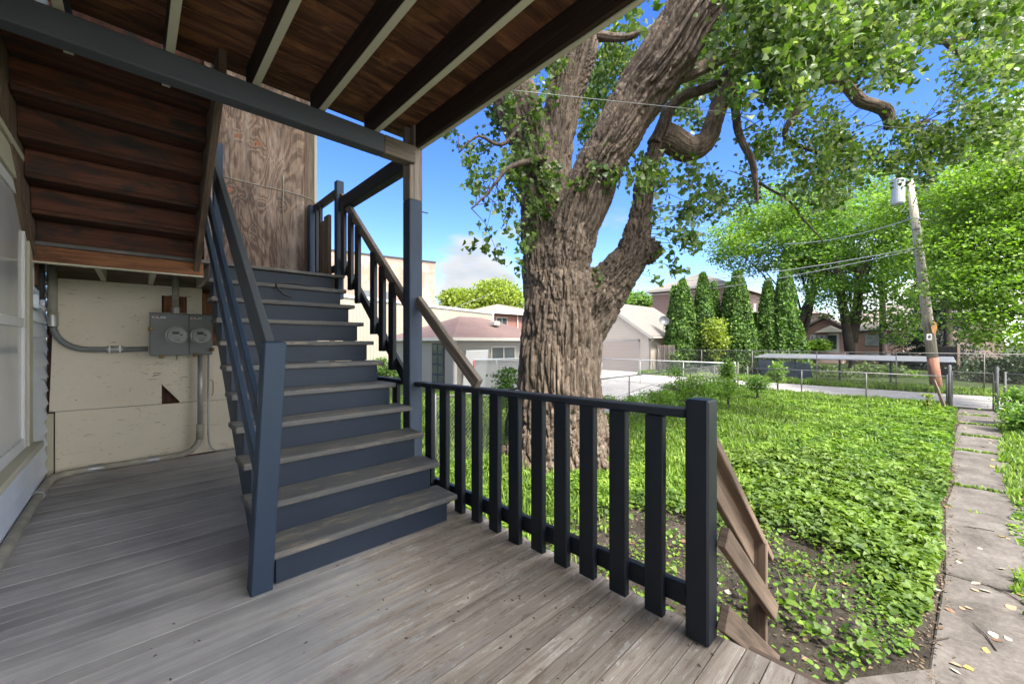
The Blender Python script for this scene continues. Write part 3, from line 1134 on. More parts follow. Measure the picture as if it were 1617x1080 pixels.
# left stair railing: leaning newel, top board, two slats
lr = thing('stair_railing', (0.48, 2.2, 0), 'blue railing with leaning newel on the left edge of the stair', 'railing')
org = (0.48, 2.2, 0)
m = MB(org)
b0, b1 = Vector((0.448, 2.27, 0.0)), Vector((0.490, 2.19, 1.222))
d = (b1 - b0).normalized()
m.obox((b0 + b1) / 2, (d, Vector((1, 0, 0)), d.cross(Vector((1, 0, 0)))), ((b1 - b0).length / 2, 0.047, 0.045))
m.build('newel_post', M['navy'], lr, bevel=0.005)
S = RI / RU


def slope_bar(name, x, y0, z0, y1, w, h, mat, par, org, k=S, bevel=0.004):
    m = MB(org)
    m.bar((x, y0, z0), (x, y1, z0 + (y1 - y0) * k), w, h)
    return m.build(name, mat, par, bevel=bevel)


slope_bar('top_rail', 0.49, 2.235, 1.10, 4.42, 0.04, 0.165, M['slatewood'], lr, org)
slope_bar('slat', 0.452, 2.235, 0.80, 4.42, 0.03, 0.085, M['navy'], lr, org)
slope_bar('slat', 0.452, 2.235, 0.50, 4.42, 0.03, 0.085, M['navy'], lr, org)

# right stair railing
rr = thing('stair_railing', (1.68, 3.6, 0), 'dark balustered railing on the yard side of the stair', 'railing')
org = (1.68, 3.6, 0)
m = MB((1.66, 4.56, 1.8))
m.box(1.625, 1.705, 4.52, 4.60, 1.70, 3.02)
m.build('newel_post', M['navy'], rr, bevel=0.006)
K2 = 0.885
slope_bar('handrail', 1.685, 3.04, 1.53, 4.53, 0.045, 0.085, M['greywood'], rr, org, k=K2)
slope_bar('handrail', 1.715, 2.13, 0.925, 2.93, 0.045, 0.085, M['greywood'], rr, org, k=0.80)
slope_bar('bottom_rail', 1.695, 3.05, 0.86, 4.52, 0.035, 0.09, M['dark'], rr, org, k=0.86)
for yy, zb in ((4.42, 1.945), (4.225, 1.772), (4.04, 1.617), (3.67, 1.294), (3.483, 1.135), (3.288, 0.97)):
    m = MB((1.66, yy, zb))
    zt = 1.53 + (yy - 3.04) * K2 + 0.0
    m.box(1.645, 1.682, yy - 0.045, yy + 0.045, zb, zt)
    m.build('baluster', M['dark'], rr, bevel=0.004)

# landing railing
lg = thing('landing_railing', (1.63, 5.0, 1.94), 'short dark railing along the landing between newel and plywood', 'railing')
org = (1.63, 5.0, 1.94)
m = MB(org)
m.box(1.62, 1.665, 4.605, BY - 0.04, 2.84, 2.93)
m.build('top_rail', M['dark'], lg, bevel=0.004)
m = MB(org)
m.box(1.655, 1.69, 4.605, 5.285, 2.02, 2.10)
m.build('bottom_rail', M['dark'], lg, bevel=0.004)
for yy in (5.17, 5.03):
    m = MB((1.63, yy, 1.95))
    m.box(1.605, 1.64, yy - 0.02, yy + 0.02, 1.97, 2.90)
    m.build('baluster', M['dark'], lg, bevel=0.003)
m = MB((1.62, 4.7, 1.95))
m.box(1.58, 1.618, 4.66, 4.80, 1.945, 2.66)
m.box(1.575, 1.612, 4.82, 4.93, 1.945, 2.62)
m.build('bare_plank', M['oldwood'], lg, bevel=0.003)

# main porch railing
pr = thing('porch_railing', (1.7, 1.7, 0), 'black-blue wooden railing with wide balusters along the open edge of the porch', 'railing')
org = (1.7, 1.7, 0)
m = MB(org)
m.bar((1.715, 0.70, 0.918), (1.715, 2.93, 0.872), 0.085, 0.036)
m.build('top_rail', M['darkrail'], pr, bevel=0.005)
m = MB(org)
m.bar((1.725, 0.70, 0.135), (1.725, 2.93, 0.10), 0.036, 0.092)
m.build('bottom_rail', M['dark'], pr, bevel=0.004)
for yy, zb in ((2.704, 0.02), (2.50, 0.02), (2.304, 0.006), (2.111, 0.005), (1.924, 0.005), (1.736, -0.055), (1.546, 0.018), (1.372, 0.009), (1.201, 0.02), (1.022, 0.018), (0.84, 0.013)):
    m = MB((1.69, yy, zb))
    lean = random.uniform(-0.004, 0.004)
    m.bar((1.686, yy, zb), (1.686, yy + lean, 0.895), 0.088 + random.uniform(-.004, .004), 0.038, up=(1, 0, 0))
    m.build('baluster', M['dark'], pr, bevel=0.004)
m = MB((1.69, 0.64, 0))
m.box(1.648, 1.748, 0.598, 0.692, 0.0, 0.985)
m.build('newel_post', M['dark'], pr, bevel=0.008)
# the same railing goes on behind the stair
m = MB(org)
m.box(1.675, 1.75, 3.05, 5.25, 0.855, 0.89)
m.build('top_rail', M['darkrail'], pr, bevel=0.004)
for yy in (3.25, 3.45, 3.65, 3.85, 4.05, 4.25, 4.45, 4.65, 4.85, 5.05):
    m = MB((1.69, yy, 0))
    m.box(1.665, 1.70, yy - 0.044, yy + 0.044, 0.02, 0.853)
    m.build('baluster', M['dark'], pr, bevel=0.003)

# ground steps
gs = thing('ground_steps', (2.2, 0.0, G), 'brown wooden steps with slanting side rails from porch to path', 'steps')
org = (2.2, 0.0, G)
m = MB(org)
m.box(2.47, 2.51, 0.60, 0.69, G - 0.05, 0.135)
m.box(2.512, 2.60, 0.655, 0.692, G - 0.05, 0.128)
m.build('rail_post', M['oldwood'], gs, bevel=0.004)
K3 = -0.86
def dbar(name, z, w, h, x0, x1, k=K3, yy=0.645, mat='oldwood', tilt=(0, 0, 1)):
    m = MB(org)
    m.bar((x0, yy, z), (x1, yy, z + (x1 - x0) * k), w, h, up=tilt)
    m.build(name, M[mat], gs, bevel=0.004)
dbar('handrail', 0.83, 0.085, 0.036, 1.75, 2.66, k=-0.94, yy=0.650, mat='oldwood')
dbar('side_rail', 0.745, 0.036, 0.12, 1.75, 2.60, k=-0.93, yy=0.675, mat='oldwood')
dbar('side_rail', 0.42, 0.036, 0.085, 1.75, 2.53, k=-0.86, yy=0.577, mat='oldwood')
dbar('side_rail', 0.09, 0.036, 0.10, 1.75, 2.55, k=-0.80, yy=0.577, mat='oldwood')
for n in range(1, 5):
    m = MB(org)
    x0 = DX + 0.02 + (n - 1) * 0.25
    m.box(x0, x0 + 0.27, -0.75, 0.56, -0.176 * n - 0.036, -0.176 * n)
    m.build('tread', M['oldwood'], gs, bevel=0.004)
m = MB(org)
m.prism([(DX + 0.0, 0.50, -0.03), (DX + 1.1, 0.50, G + 0.02), (DX + 0.75, 0.50, G + 0.02), (DX, 0.50, -0.34)], (0, 0.036, 0))
m.build('stringer', M['oldwood'], gs, bevel=0.003)
m = MB(org)
m.prism([(DX + 0.0, -0.74, -0.03), (DX + 1.1, -0.74, G + 0.02), (DX + 0.75, -0.74, G + 0.02), (DX, -0.74, -0.34)], (0, 0.036, 0))
m.build('stringer', M['oldwood'], gs, bevel=0.003)

# ------------------------------------------------ electrics on the meter wall
mc = thing('meter_cabinet', (0.36, BY, 1.08), 'grey steel cabinet with two round electricity meters', 'meter cabinet')
org = (0.36, BY, 1.08)
m = MB(org)
m.box(0.112, 0.413, BY - 0.12, BY - 0.001, 1.083, 1.505)
m.box(0.4145, 0.612, BY - 0.115, BY - 0.001, 1.085, 1.503)
m.build('box', M['metalgrey'], mc, bevel=0.004)
m = MB(org)
m.box(0.108, 0.616, BY - 0.123, BY - 0.002, 1.506, 1.514)
m.build('rain_lip', M['metalgrey'], mc, bevel=0.002)


def disc(m, x, y, z, r, t, n=40):
    m.tube([(x, y, z), (x, y - t, z)], r, n)


yf = BY - 0.12
for x in (0.318, 0.514):
    m = MB((x, yf, 1.285))
    m.tube([(x, yf + 0.001, 1.285), (x, yf - 0.022, 1.285)], [0.094, 0.09], 44)
    mt = m.build('meter', M['conduit'], mc, smooth=False)
    m = MB((x, yf, 1.285))
    m.tube([(x, yf - 0.022, 1.285), (x, yf - 0.055, 1.285)], [0.074, 0.072], 40)
    m.build('meter_face', M['white'], mt)
    m = MB((x, yf, 1.285))
    m.box(x - 0.038, x + 0.015, yf - 0.058, yf - 0.0552, 1.297, 1.325)
    m.box(x + 0.018, x + 0.04, yf - 0.058, yf - 0.0552, 1.285, 1.300)
    m.build('display', M['lcd'], mt)
    m = MB((x, yf, 1.285))
    for q in range(7):
        m.box(x - 0.034 + q * 0.010, x - 0.028 + q * 0.010, yf - 0.0572, yf - 0.0552, 1.262, 1.268)
    m.box(x - 0.022, x + 0.022, yf - 0.0572, yf - 0.0552, 1.236, 1.244)
    m.tube([(x - 0.045, yf - 0.055, 1.282), (x - 0.045, yf - 0.058, 1.282)], 0.004, 10)
    m.build('dial_marks', M['lcd'], mt)
    m = MB((x, yf, 1.285))
    m.tube([(x, yf - 0.023, 1.285), (x, yf - 0.06, 1.285), (x, yf - 0.078, 1.285)], [0.085, 0.084, 0.07], 40)
    m.build('cover_glass', M['glass'], mt, smooth=True)
for x0, x1 in ((0.128, 0.232), (0.424, 0.520)):
    m = MB((x0, yf, 1.46))
    m.box(x0, x1, yf - 0.0035, yf - (0.001 if x0 < 0.4 else -0.004), 1.459, 1.476)
    lb = m.build('warning_label', M['white'], mc)
    m = MB((x0, yf, 1.46))
    m.box(x0 + 0.008, x0 + 0.038, yf - 0.0045, yf - 0.0036, 1.463, 1.472)
    m.build('red_mark', M['red'], lb)
    m = MB((x0, yf, 1.46))
    m.prism([(x0 + 0.045, yf - 0.0036, 1.477), (x0 + 0.068, yf - 0.0036, 1.477), (x0 + 0.0565, yf - 0.0036, 1.461)], (0, -0.0012, 0))
    for q in range(5):
        m.box(x0 + 0.072 + q * 0.005, x0 + 0.075 + q * 0.005, yf - 0.0045, yf - 0.0036, 1.464, 1.470)
    m.build('black_mark', M['black'], lb)
for (x, z) in ((0.118, 1.35), (0.20, 1.075), (0.468, 1.085), (0.606, 1.14)):
    m = MB((x, yf, z))
    m.box(x - 0.02, x + 0.02, yf - 0.018, yf + 0.02, z - 0.018, z + 0.018)
    m.tube([(x, yf - 0.018, z), (x, yf - 0.03, z)], 0.014, 14)
    m.build('latch', M['brass'], mc, bevel=0.003)
m = MB((0.32, yf, 1.07))
m.tube([(0.318, yf + 0.03, 1.085), (0.318, yf + 0.03, 1.04)], 0.006, 8)
m.build('wire_seal', M['brass'], mc)

cdt = thing('conduit', (-0.53, BY - 0.05, 1.2), 'grey conduit bending from the ceiling corner to the cabinet', 'conduit', 'conduits of the electric meters')
pts = [(-0.53, BY - 0.05, 1.93), (-0.53, BY - 0.05, 1.45), (-0.525, BY - 0.05, 1.36)]
for a in range(0, 91, 10):
    r = 0.22
    pts.append((-0.305 - r * math.cos(math.radians(a)), BY - 0.05, 1.37 - r * math.sin(math.radians(a))))
pts += [(-0.1, BY - 0.05, 1.147), (0.10, BY - 0.05, 1.150)]
m = MB((-0.53, BY - 0.05, 1.2))
m.tube(pts[:2], 0.032, 16)
m.build('vertical_pipe', M['conduitpaint'], cdt, smooth=True)
m = MB((-0.53, BY - 0.05, 1.2))
m.tube(pts[2:], 0.024, 16)
m.build('bend_pipe', M['metalgrey'], cdt, smooth=True)
m = MB((-0.53, BY - 0.05, 1.2))
m.tube([(-0.53, BY - 0.05, 1.46), (-0.53, BY - 0.05, 1.36)], 0.037, 16)
m.build('coupling', M['conduit'], cdt)
m = MB((-0.13, BY - 0.05, 1.15))
m.tube([(-0.19, BY - 0.05, 1.149), (-0.08, BY - 0.05, 1.149)], 0.033, 16)
m.box(-0.175, -0.165, BY - 0.088, BY - 0.015, 1.11, 1.185)
m.box(-0.105, -0.095, BY - 0.088, BY - 0.015, 1.11, 1.185)
m.build('coupling', M['conduit'], cdt)

cd2 = thing('conduit', (0.31, BY - 0.06, 1.5), 'short cream conduit rising from the cabinet top to the landing', 'conduit', 'conduits of the electric meters')
m = MB((0.31, BY - 0.06, 1.5))
m.tube([(0.31, BY - 0.06, 1.54), (0.31, BY - 0.06, 1.93)], 0.029, 16)
m.build('pipe', M['conduitpaint'], cd2, smooth=True)
m = MB((0.31, BY - 0.06, 1.5))
m.tube([(0.31, BY - 0.06, 1.512), (0.31, BY - 0.06, 1.575)], 0.036, 16)
m.build('coupling', M['conduit'], cd2)

cd3 = thing('conduit', (0.48, BY - 0.06, 0.1), 'silver conduit dropping from the cabinet and running along the floor to the house corner', 'conduit', 'conduits of the electric meters')
org = (0.48, BY - 0.06, 0.1)
m = MB(org)
m.tube([(0.512, BY - 0.06, 1.08), (0.510, BY - 0.06, 0.30)], 0.023, 16)
m.build('drop_pipe', M['conduit'], cd3, smooth=True)
m = MB(org)
m.tube([(0.510, BY - 0.06, 0.335), (0.506, BY - 0.06, 0.18)], 0.031, 16)
m.build('elbow_coupling', M['conduitpaint'], cd3, smooth=True)
m = MB(org)
p = [(0.508, BY - 0.06, 0.19), (0.49, BY - 0.06, 0.13), (0.44, BY - 0.06, 0.07), (0.36, BY - 0.06, 0.042), (0.2, BY - 0.055, 0.034), (-0.1, BY - 0.05, 0.033), (-0.36, BY - 0.055, 0.033), (-0.46, BY - 0.09, 0.033), (-0.52, BY - 0.20, 0.033), (-0.535, BY - 0.45, 0.034), (-0.535, 3.2, 0.034), (-0.53, 1.0, 0.034)]
m.tube(p, 0.030, 16)
m.build('floor_pipe', M['conduitpaint'], cd3, smooth=True)
m = MB(org)
m.tube([(0.10, BY - 0.053, 0.034), (0.19, BY - 0.054, 0.034)], 0.037, 16)
m.build('coupling', M['conduit'], cd3)
m = MB(org)
m.tube([(-0.31, BY - 0.053, 0.034), (-0.21, BY - 0.053, 0.034)], 0.037, 16)
m.build('coupling', M['conduit'], cd3)
m = MB(org)
m.tube([(-0.534, 4.72, 0.035), (-0.534, 4.82, 0.035)], 0.036, 16)
m.build('coupling', M['conduit'], cd3, smooth=False)

cd4 = MB((0.6, BY - 0.03, 0.1))
cd4.tube([(0.585, BY - 0.03, 1.083), (0.585, BY - 0.03, 0.22), (0.59, BY - 0.03, 0.13), (0.61, BY - 0.035, 0.06), (0.65, BY - 0.04, 0.025), (0.75, BY - 0.05, 0.02), (1.0, BY - 0.05, 0.02)], 0.009, 10)
o = cd4.build('ground_tube', M['conduit'], None, smooth=True)
tag(o, 'thin silver ground tube beside the thick conduit', 'tube')

wb = thing('wall_bracket', (WX, 4.7, 1.6), 'U-shaped blue-grey metal brackets on the siding under the upper stair', 'bracket')
m = MB((WX, 4.7, 1.6))
m.bar((WX + 0.03, 4.55, 1.95), (WX + 0.03, 4.55, 1.62), 0.03, 0.03, up=(1, 0, 0))
m.bar((WX + 0.03, 4.55, 1.62), (WX + 0.03, 4.76, 1.60), 0.03, 0.03)
m.bar((WX + 0.03, 4.76, 1.62), (WX + 0.03, 4.76, 1.50), 0.03, 0.03, up=(1, 0, 0))
m.bar((WX + 0.03, 4.76, 1.50), (WX + 0.03, 5.05, 1.49), 0.03, 0.03)
m.bar((WX + 0.03, 5.05, 1.52), (WX + 0.03, 5.05, 1.92), 0.03, 0.03, up=(1, 0, 0))
m.build('strap', M['vinyl'], wb, bevel=0.003)
m = MB((WX, 4.7, 1.6))
m.box(WX + 0.01, WX + 0.05, 4.60, 4.70, 1.65, 1.93)
m.build('board', M['header'], wb, bevel=0.003)
m = MB((WX, 4.7, 1.6))
m.box(WX + 0.01, WX + 0.06, 4.84, 4.93, 1.56, 1.90)
m.build('black_box', M['black'], wb, bevel=0.004)

m = MB((1.1, 4.2, 1.8))
m.tube([(1.25, 4.21, 1.765), (1.12, 4.20, 1.785), (1.0, 4.19, 1.775), (0.95, 4.17, 1.755), (0.965, 4.135, 1.70), (1.0, 4.11, 1.66), (1.06, 4.09, 1.63)], 0.008, 8)
o = m.build('cord', M['black'], None, smooth=True)
tag(o, 'loose black cord hanging over an upper stair tread', 'cord')
# ================================================================== GROUND
m = MB()
S_ = 400
me_ = m
m.face([(-S_, -S_, G - 0.03), (S_, -S_, G - 0.03), (S_, S_, G - 0.03), (-S_, S_, G - 0.03)], [(0, 0)] * 4, 0.5)
g = m.build('ground', M['lawnsoil'], recalc=False)
tag(g, kind='structure')


def grid_sheet(name, x0, x1, y0, y1, step, zf, mat):
    xs = np.arange(x0, x1 + step * 0.5, step)
    ys = np.arange(y0, y1 + step * 0.5, step)
    X, Y = np.meshgrid(xs, ys, indexing='ij')
    Z = zf(X.ravel(), Y.ravel())
    V = np.stack([X.ravel(), Y.ravel(), Z], 1)
    nx, ny = len(xs), len(ys)
    i, j = np.meshgrid(np.arange(nx - 1), np.arange(ny - 1), indexing='ij')
    k = (i * ny + j).ravel()
    F = np.stack([k, k + ny, k + ny + 1, k + 1], 1)
    o = raw_mesh(name, V, F, mat, smooth=True)
    return tag(o, kind='structure')


def path_left(x):
    return -0.03 - 0.044 * (x - 3.9) + 0.03 * np.sin(x * 1.9)


def soil_h(x, y):
    p = np.stack([x * 1.3, y * 1.3, x * 0], 1)
    q = np.stack([x * 9, y * 9, x * 0], 1)
    h = G - 0.01 + 0.07 * (fbm(p, 3, 3) - 0.5) + 0.035 * (fbm(q, 3, 9) - 0.5)
    edge = np.clip((y - path_left(x)) / 0.3, 0, 1)          # down to the path at its edge
    h = np.where(y > path_left(x), G + 0.006 + (h - G - 0.006) * edge + 0.02 * edge, h)
    far = np.clip((x - 16) / 2, 0, 1)
    h = np.where((y < path_left(x)) & (y > path_left(x) - 1.0), G - 0.02, h)
    return h


grid_sheet('lawn', 1.9, 18.6, -3.5, 5.5, 0.07, soil_h, M['soil'])

# path: separate slabs with grassy joints
XJ = [2.6, 3.55, 5.3, 7.47, 8.7, 10.3, 11.6, 13.45, 15.4, 17.2, 18.9]
m = MB((10, -0.5, G))
for a, b in zip(XJ[:-1], XJ[1:]):
    t = random.uniform(-0.008, 0.008)
    pts = [(a + 0.02, float(path_left(a))), (b - 0.015, float(path_left(b))), (b - 0.015, float(path_left(b)) - 0.86), (a + 0.02, float(path_left(a)) - 0.86)]
    zz = G + 0.012 + t
    m.prism([(x, y, zz - 0.08) for x, y in pts], (0, 0, 0.08))
o = m.build('path', M['concrete'], bevel=0.012)
tag(o, kind='structure')
m = MB((3.2, 0.2, G))
zz = G + 0.02
m.prism([(2.75, -0.02, zz - 0.1), (3.72, -0.04, zz - 0.1), (3.45, 0.16, zz - 0.1), (3.22, 0.33, zz - 0.1), (2.95, 0.42, zz - 0.1), (2.62, 0.50, zz - 0.1)], (0, 0, 0.1))
m.prism([(2.2, -0.9, zz - 0.1), (2.73, -0.9, zz - 0.1), (2.73, -0.02, zz - 0.1), (2.6, 0.50, zz - 0.1), (2.2, 0.62, zz - 0.1)], (0, 0, 0.095))
o = m.build('path_landing', M['concrete'], bevel=0.012)
tag(o, kind='structure')

sheet('alley', [(19.3, -40), (23.7, -40), (23.9, 60), (19.5, 60)], G + 0.004, M['alley'])
sheet('driveway', [(10.0, 6.4), (19.3, 7.4), (19.3, 13.6), (12.5, 13.6), (10.0, 10.0)], G + 0.006, M['paleconcrete'])
sheet('garage_apron', [(23.9, 13.0), (26.2, 13.0), (26.2, 22.0), (23.9, 22.0)], G + 0.008, M['paleconcrete'])

# ================================================================== FENCES
def chain(m, a, b, z0, z1, pitch=0.075, r=0.0018):
    a, b = Vector(a), Vector(b)
    L = (b - a).length
    d = (b - a).normalized()
    H = z1 - z0
    n = int((L + H) / pitch)
    side = d.cross(Vector((0, 0, 1)))
    for s in (1, -1):
        for i in range(n):
            t0 = -H + i * pitch + 0.02
            t1 = t0 + H
            za, zb = z0, z1
            c0, c1 = max(t0, 0.0), min(t1, L)
            if c1 - c0 < 0.02:
                continue
            f0, f1 = (c0 - t0) / H, (c1 - t0) / H
            if s < 0:
                f0, f1 = 1 - f0, 1 - f1
            p0 = a + d * c0
            p1 = a + d * c1
            m.tube([(p0.x, p0.y, z0 + f0 * H), (p1.x, p1.y, z0 + f1 * H)], r, 3, cap=False)


def fence(name, a, b, ztop, posts, label, mat='chain', pitch=0.075, r=0.0018, toprail=0.018, zb=G + 0.03, endp=0.03, group=None):
    a, b = Vector((*a, G)), Vector((*b, G))
    o = thing(name, a, label, 'fence', group)
    L = (b - a).length
    d = (b - a).normalized()
    m = MB(a)
    chain(m, a, b, zb, ztop - 0.01, pitch, r)
    w = m.build('mesh_panel', M[mat], o, recalc=False)
    m = MB(a)
    m.tube([(a.x, a.y, ztop), (b.x, b.y, ztop)], toprail, 8)
    m.build('top_rail', M[mat], o, smooth=True)
    for t in posts:
        p = a + d * (t * L)
        e = t in (0, 1)
        m = MB(p)
        m.tube([(p.x, p.y, G - 0.1), (p.x, p.y, ztop + (0.05 if e else -0.005)), (p.x, p.y, ztop + (0.065 if e else 0.0))], [endp if e else 0.02] * 2 + [0.012], 10)
        m.build('post', M[mat], o, smooth=True)
    return o


fence('chain_link_fence', (3.6, 5.62), (18.6, 5.55), 0.30, [0, 0.22, 0.41, 0.62, 0.82, 1], 'chain-link fence along the yard side, running from behind the big tree to the alley', pitch=0.085)
fence('chain_link_fence', (18.65, 5.2), (18.65, -0.45), 0.13, [0, 0.33, 0.66, 1], 'chain-link fence between the lawn and the alley, left of the gate')
fence('chain_link_fence', (18.68, 14.5), (18.68, 5.7), 0.30, [0, 0.24, 0.5, 0.75, 1], 'pale chain-link fence between the neighbouring driveway and the alley', mat='chainlight', pitch=0.085, r=0.003, toprail=0.024, endp=0.04)
fence('chain_link_fence', (24.6, 12.0), (24.6, -3.8), 0.74, [0, 0.17, 0.34, 0.52, 0.70, 0.86, 1], 'tall chain-link fence on the far side of the alley', pitch=0.10, r=0.0022)
fence('chain_link_fence', (18.65, -1.60), (18.65, -5.0), 0.28, [0, 0.5, 1], 'short chain-link fence to the right of the gate')
fence('chain_link_fence', (24.7, -3.0), (19.9, -3.4), 0.75, [0, 0.5, 1], 'dark chain-link fence crossing behind the gate at the right edge', pitch=0.10)
# gate
gt = thing('garden_gate', (18.65, -1.0, G), 'low chain-link gate closed at the far end of the path', 'gate')
m = MB((18.65, -1.0, G))
chain(m, (18.65, -1.36, 0), (18.65, -0.58, 0), G + 0.10, 0.24)
m.build('mesh_panel', M['chain'], gt, recalc=False)
m = MB((18.65, -1.0, G))
m.tube([(18.65, -1.38, G + 0.08), (18.65, -1.38, 0.27), (18.65, -0.56, 0.30), (18.65, -0.56, G + 0.08), (18.65, -1.38, G + 0.08)], 0.02, 8)
m.build('gate_frame', M['chain'], gt, smooth=True)
for yy, zt in ((-1.447, 0.46), (-0.50, 0.47)):
    m = MB((18.65, yy, G))
    m.tube([(18.65, yy, G - 0.1), (18.65, yy, zt), (18.65, yy, zt + 0.03)], [0.042, 0.042, 0.02], 12)
    m.build('gate_post', M['chain'], gt, smooth=True)
m = MB((18.65, -1.4, -0.2))
m.box(18.62, 18.68, -1.42, -1.38, 0.0, 0.06)
m.build('latch', M['chain'], gt)
m = MB((18.4, -0.2, G))
m.bar((18.4, -0.42, G - 0.05), (18.5, -0.15, 0.02), 0.07, 0.07)
o = m.build('leaning_post', M['oldwood'], bevel=0.006)
tag(o, 'short grey wooden post leaning against the fence left of the gate', 'post')

# ================================================================== BUILDINGS
def hip(m, x0, x1, y0, y1, ze, zr, ov=0.3, inset=None, th=0.1):
    X0, X1, Y0, Y1 = x0 - ov, x1 + ov, y0 - ov, y1 + ov
    w = min(X1 - X0, Y1 - Y0) / 2
    if inset is None:
        inset = w
    if X1 - X0 >= Y1 - Y0:
        a, b = Vector((X0 + inset, (Y0 + Y1) / 2, zr)), Vector((X1 - inset, (Y0 + Y1) / 2, zr))
        c = [Vector((X0, Y0, ze)), Vector((X1, Y0, ze)), Vector((X1, Y1, ze)), Vector((X0, Y1, ze))]
        fs = [[c[0], c[1], b, a], [c[1], c[2], b], [c[2], c[3], a, b], [c[3], c[0], a]]
    else:
        a, b = Vector(((X0 + X1) / 2, Y0 + inset, zr)), Vector(((X0 + X1) / 2, Y1 - inset, zr))
        c = [Vector((X0, Y0, ze)), Vector((X1, Y0, ze)), Vector((X1, Y1, ze)), Vector((X0, Y1, ze))]
        fs = [[c[0], c[1], a], [c[1], c[2], b, a], [c[2], c[3], b], [c[3], c[0], a, b]]
    for f in fs:
        m.face(f, [(p.x, p.y) for p in f], 0.5)
    m.face([c[3], c[2], c[1], c[0]], [(0, 0)] * 4, 0.5)
    return c


def fascia(m, x0, x1, y0, y1, ze, ov=0.3, h=0.16, t=0.03):
    X0, X1, Y0, Y1 = x0 - ov, x1 + ov, y0 - ov, y1 + ov
    m.box(X0 - t, X1 + t, Y0 - t, Y0, ze - h, ze + 0.01)
    m.box(X0 - t, X1 + t, Y1, Y1 + t, ze - h, ze + 0.01)
    m.box(X0 - t, X0, Y0, Y1, ze - h, ze + 0.01)
    m.box(X1, X1 + t, Y0, Y1, ze - h, ze + 0.01)


M['sidL'] = sidingmat('grey_beige_siding', (0.33, 0.31, 0.28), 0.12)
M['sidR'] = sidingmat('cream_siding', (0.80, 0.70, 0.60), 0.11)
M['sidB'] = sidingmat('blue_white_siding', (0.5, 0.56, 0.65), 0.12)
M['roofL'] = shinglemat('brown_red_shingles', (0.20, 0.115, 0.10), (0.30, 0.19, 0.165))
M['roofR'] = shinglemat('grey_shingles', (0.26, 0.235, 0.205), (0.35, 0.32, 0.285))
M['roofT'] = shinglemat('tan_shingles', (0.30, 0.25, 0.21), (0.4, 0.34, 0.29))
M['trim'] = plain('pale_trim', (0.30, 0.28, 0.25), 0.5, 0, 0.05, 2)
M['whitetrim'] = plain('white_trim', (0.36, 0.36, 0.36), 0.5, 0, 0.04, 2)
M['door'] = sidingmat('garage_door', (0.60, 0.51, 0.45), 0.53)
M['darkglass'] = plain('dark_window_glass', (0.035, 0.04, 0.045), 0.08, 0, 0.2, 1, 0, 0.8)
M['paleglass'] = plain('curtained_window_glass', (0.2, 0.21, 0.22), 0.15, 0, 0.25, 2, 0, 0.8)
M['brickold'] = brickmat('old_orange_brick', (0.42, 0.22, 0.15), (0.30, 0.19, 0.15), (0.42, 0.36, 0.30), 1.0, 0.75)
M['brickred'] = brickmat('red_brick', (0.36, 0.13, 0.10), (0.28, 0.10, 0.075), (0.38, 0.25, 0.21), 1.0)
M['brickpink'] = brickmat('pink_brown_brick', (0.40, 0.235, 0.19), (0.34, 0.19, 0.15), (0.42, 0.33, 0.29), 1.0)
M['brickpale'] = brickmat('pale_pink_brick', (0.55, 0.38, 0.31), (0.48, 0.33, 0.27), (0.5, 0.42, 0.37), 1.0)


def corr():
    m, nt, b = newmat('tan_corrugated_metal')
    o = objv(nt)
    sep = nd(nt, 'ShaderNodeSeparateXYZ')
    nt.links.new(o, sep.inputs[0])
    s = math_n(nt, 'SINE', math_n(nt, 'MULTIPLY', sep.outputs['X'], 2 * math.pi / 0.30))
    c = mixc(nt, noise(nt, o, 0.5, 4), (0.23, 0.205, 0.16), (0.28, 0.25, 0.20))
    nt.links.new(c, b.inputs['Base Color'])
    b.inputs['Roughness'].default_value = 0.5
    bump(nt, b, s, 0.6, 0.02)
    return m


M['corr'] = corr()

# left garage with hip roof
gl = thing('garage', (13.0, 16.8, G), 'grey-beige garage with brown-red hip roof beyond the left fence', 'garage')
org = (13.0, 16.8, G)
m = MB(org)
m.box(9.96, 16.0, 14.0, 19.6, G, 1.38)
m.build('wall', M['sidL'], gl)
m = MB(org)
hip(m, 9.96, 16.0, 14.0, 19.6, 1.41, 2.55, 0.32, inset=2.6)
m.build('roof', M['roofL'], gl)
m = MB(org)
fascia(m, 9.96, 16.0, 14.0, 19.6, 1.405, 0.32, 0.13)
m.build('gutter', M['trim'], gl)
m = MB(org)
m.box(13.2, 13.6, 15.1, 15.5, 2.05, 2.28)
m.build('roof_vent', M['trim'], gl, bevel=0.03)
m = MB(org)
m.box(9.93, 9.958, 13.97, 14.08, G, 1.27)
m.box(9.96, 10.05, 13.96, 13.998, G, 1.27)
m.build('corner_trim', M['trim'], gl)
m = MB(org)
m.box(12.0, 13.55, 13.965, 13.998, 0.30, 1.02)
w = m.build('window', M['trim'], gl)
m = MB(org)
m.box(12.06, 12.76, 13.95, 13.964, 0.36, 0.96)
m.box(12.82, 13.5, 13.95, 13.964, 0.36, 0.96)
m.build('pane', M['darkglass'], w)
m = MB(org)
m.box(9.925, 9.957, 14.75, 15.75, G, 1.14)
dr = m.build('door', M['darkrail'], gl)
for k in range(4):
    m = MB(org)
    z0 = G + 0.2 + k * 0.46
    m.box(9.905, 9.9245, 14.83, 15.22, z0, z0 + 0.38)
    m.box(9.905, 9.9245, 15.28, 15.67, z0, z0 + 0.38)
    m.build('pane', M['darkglass'], dr)

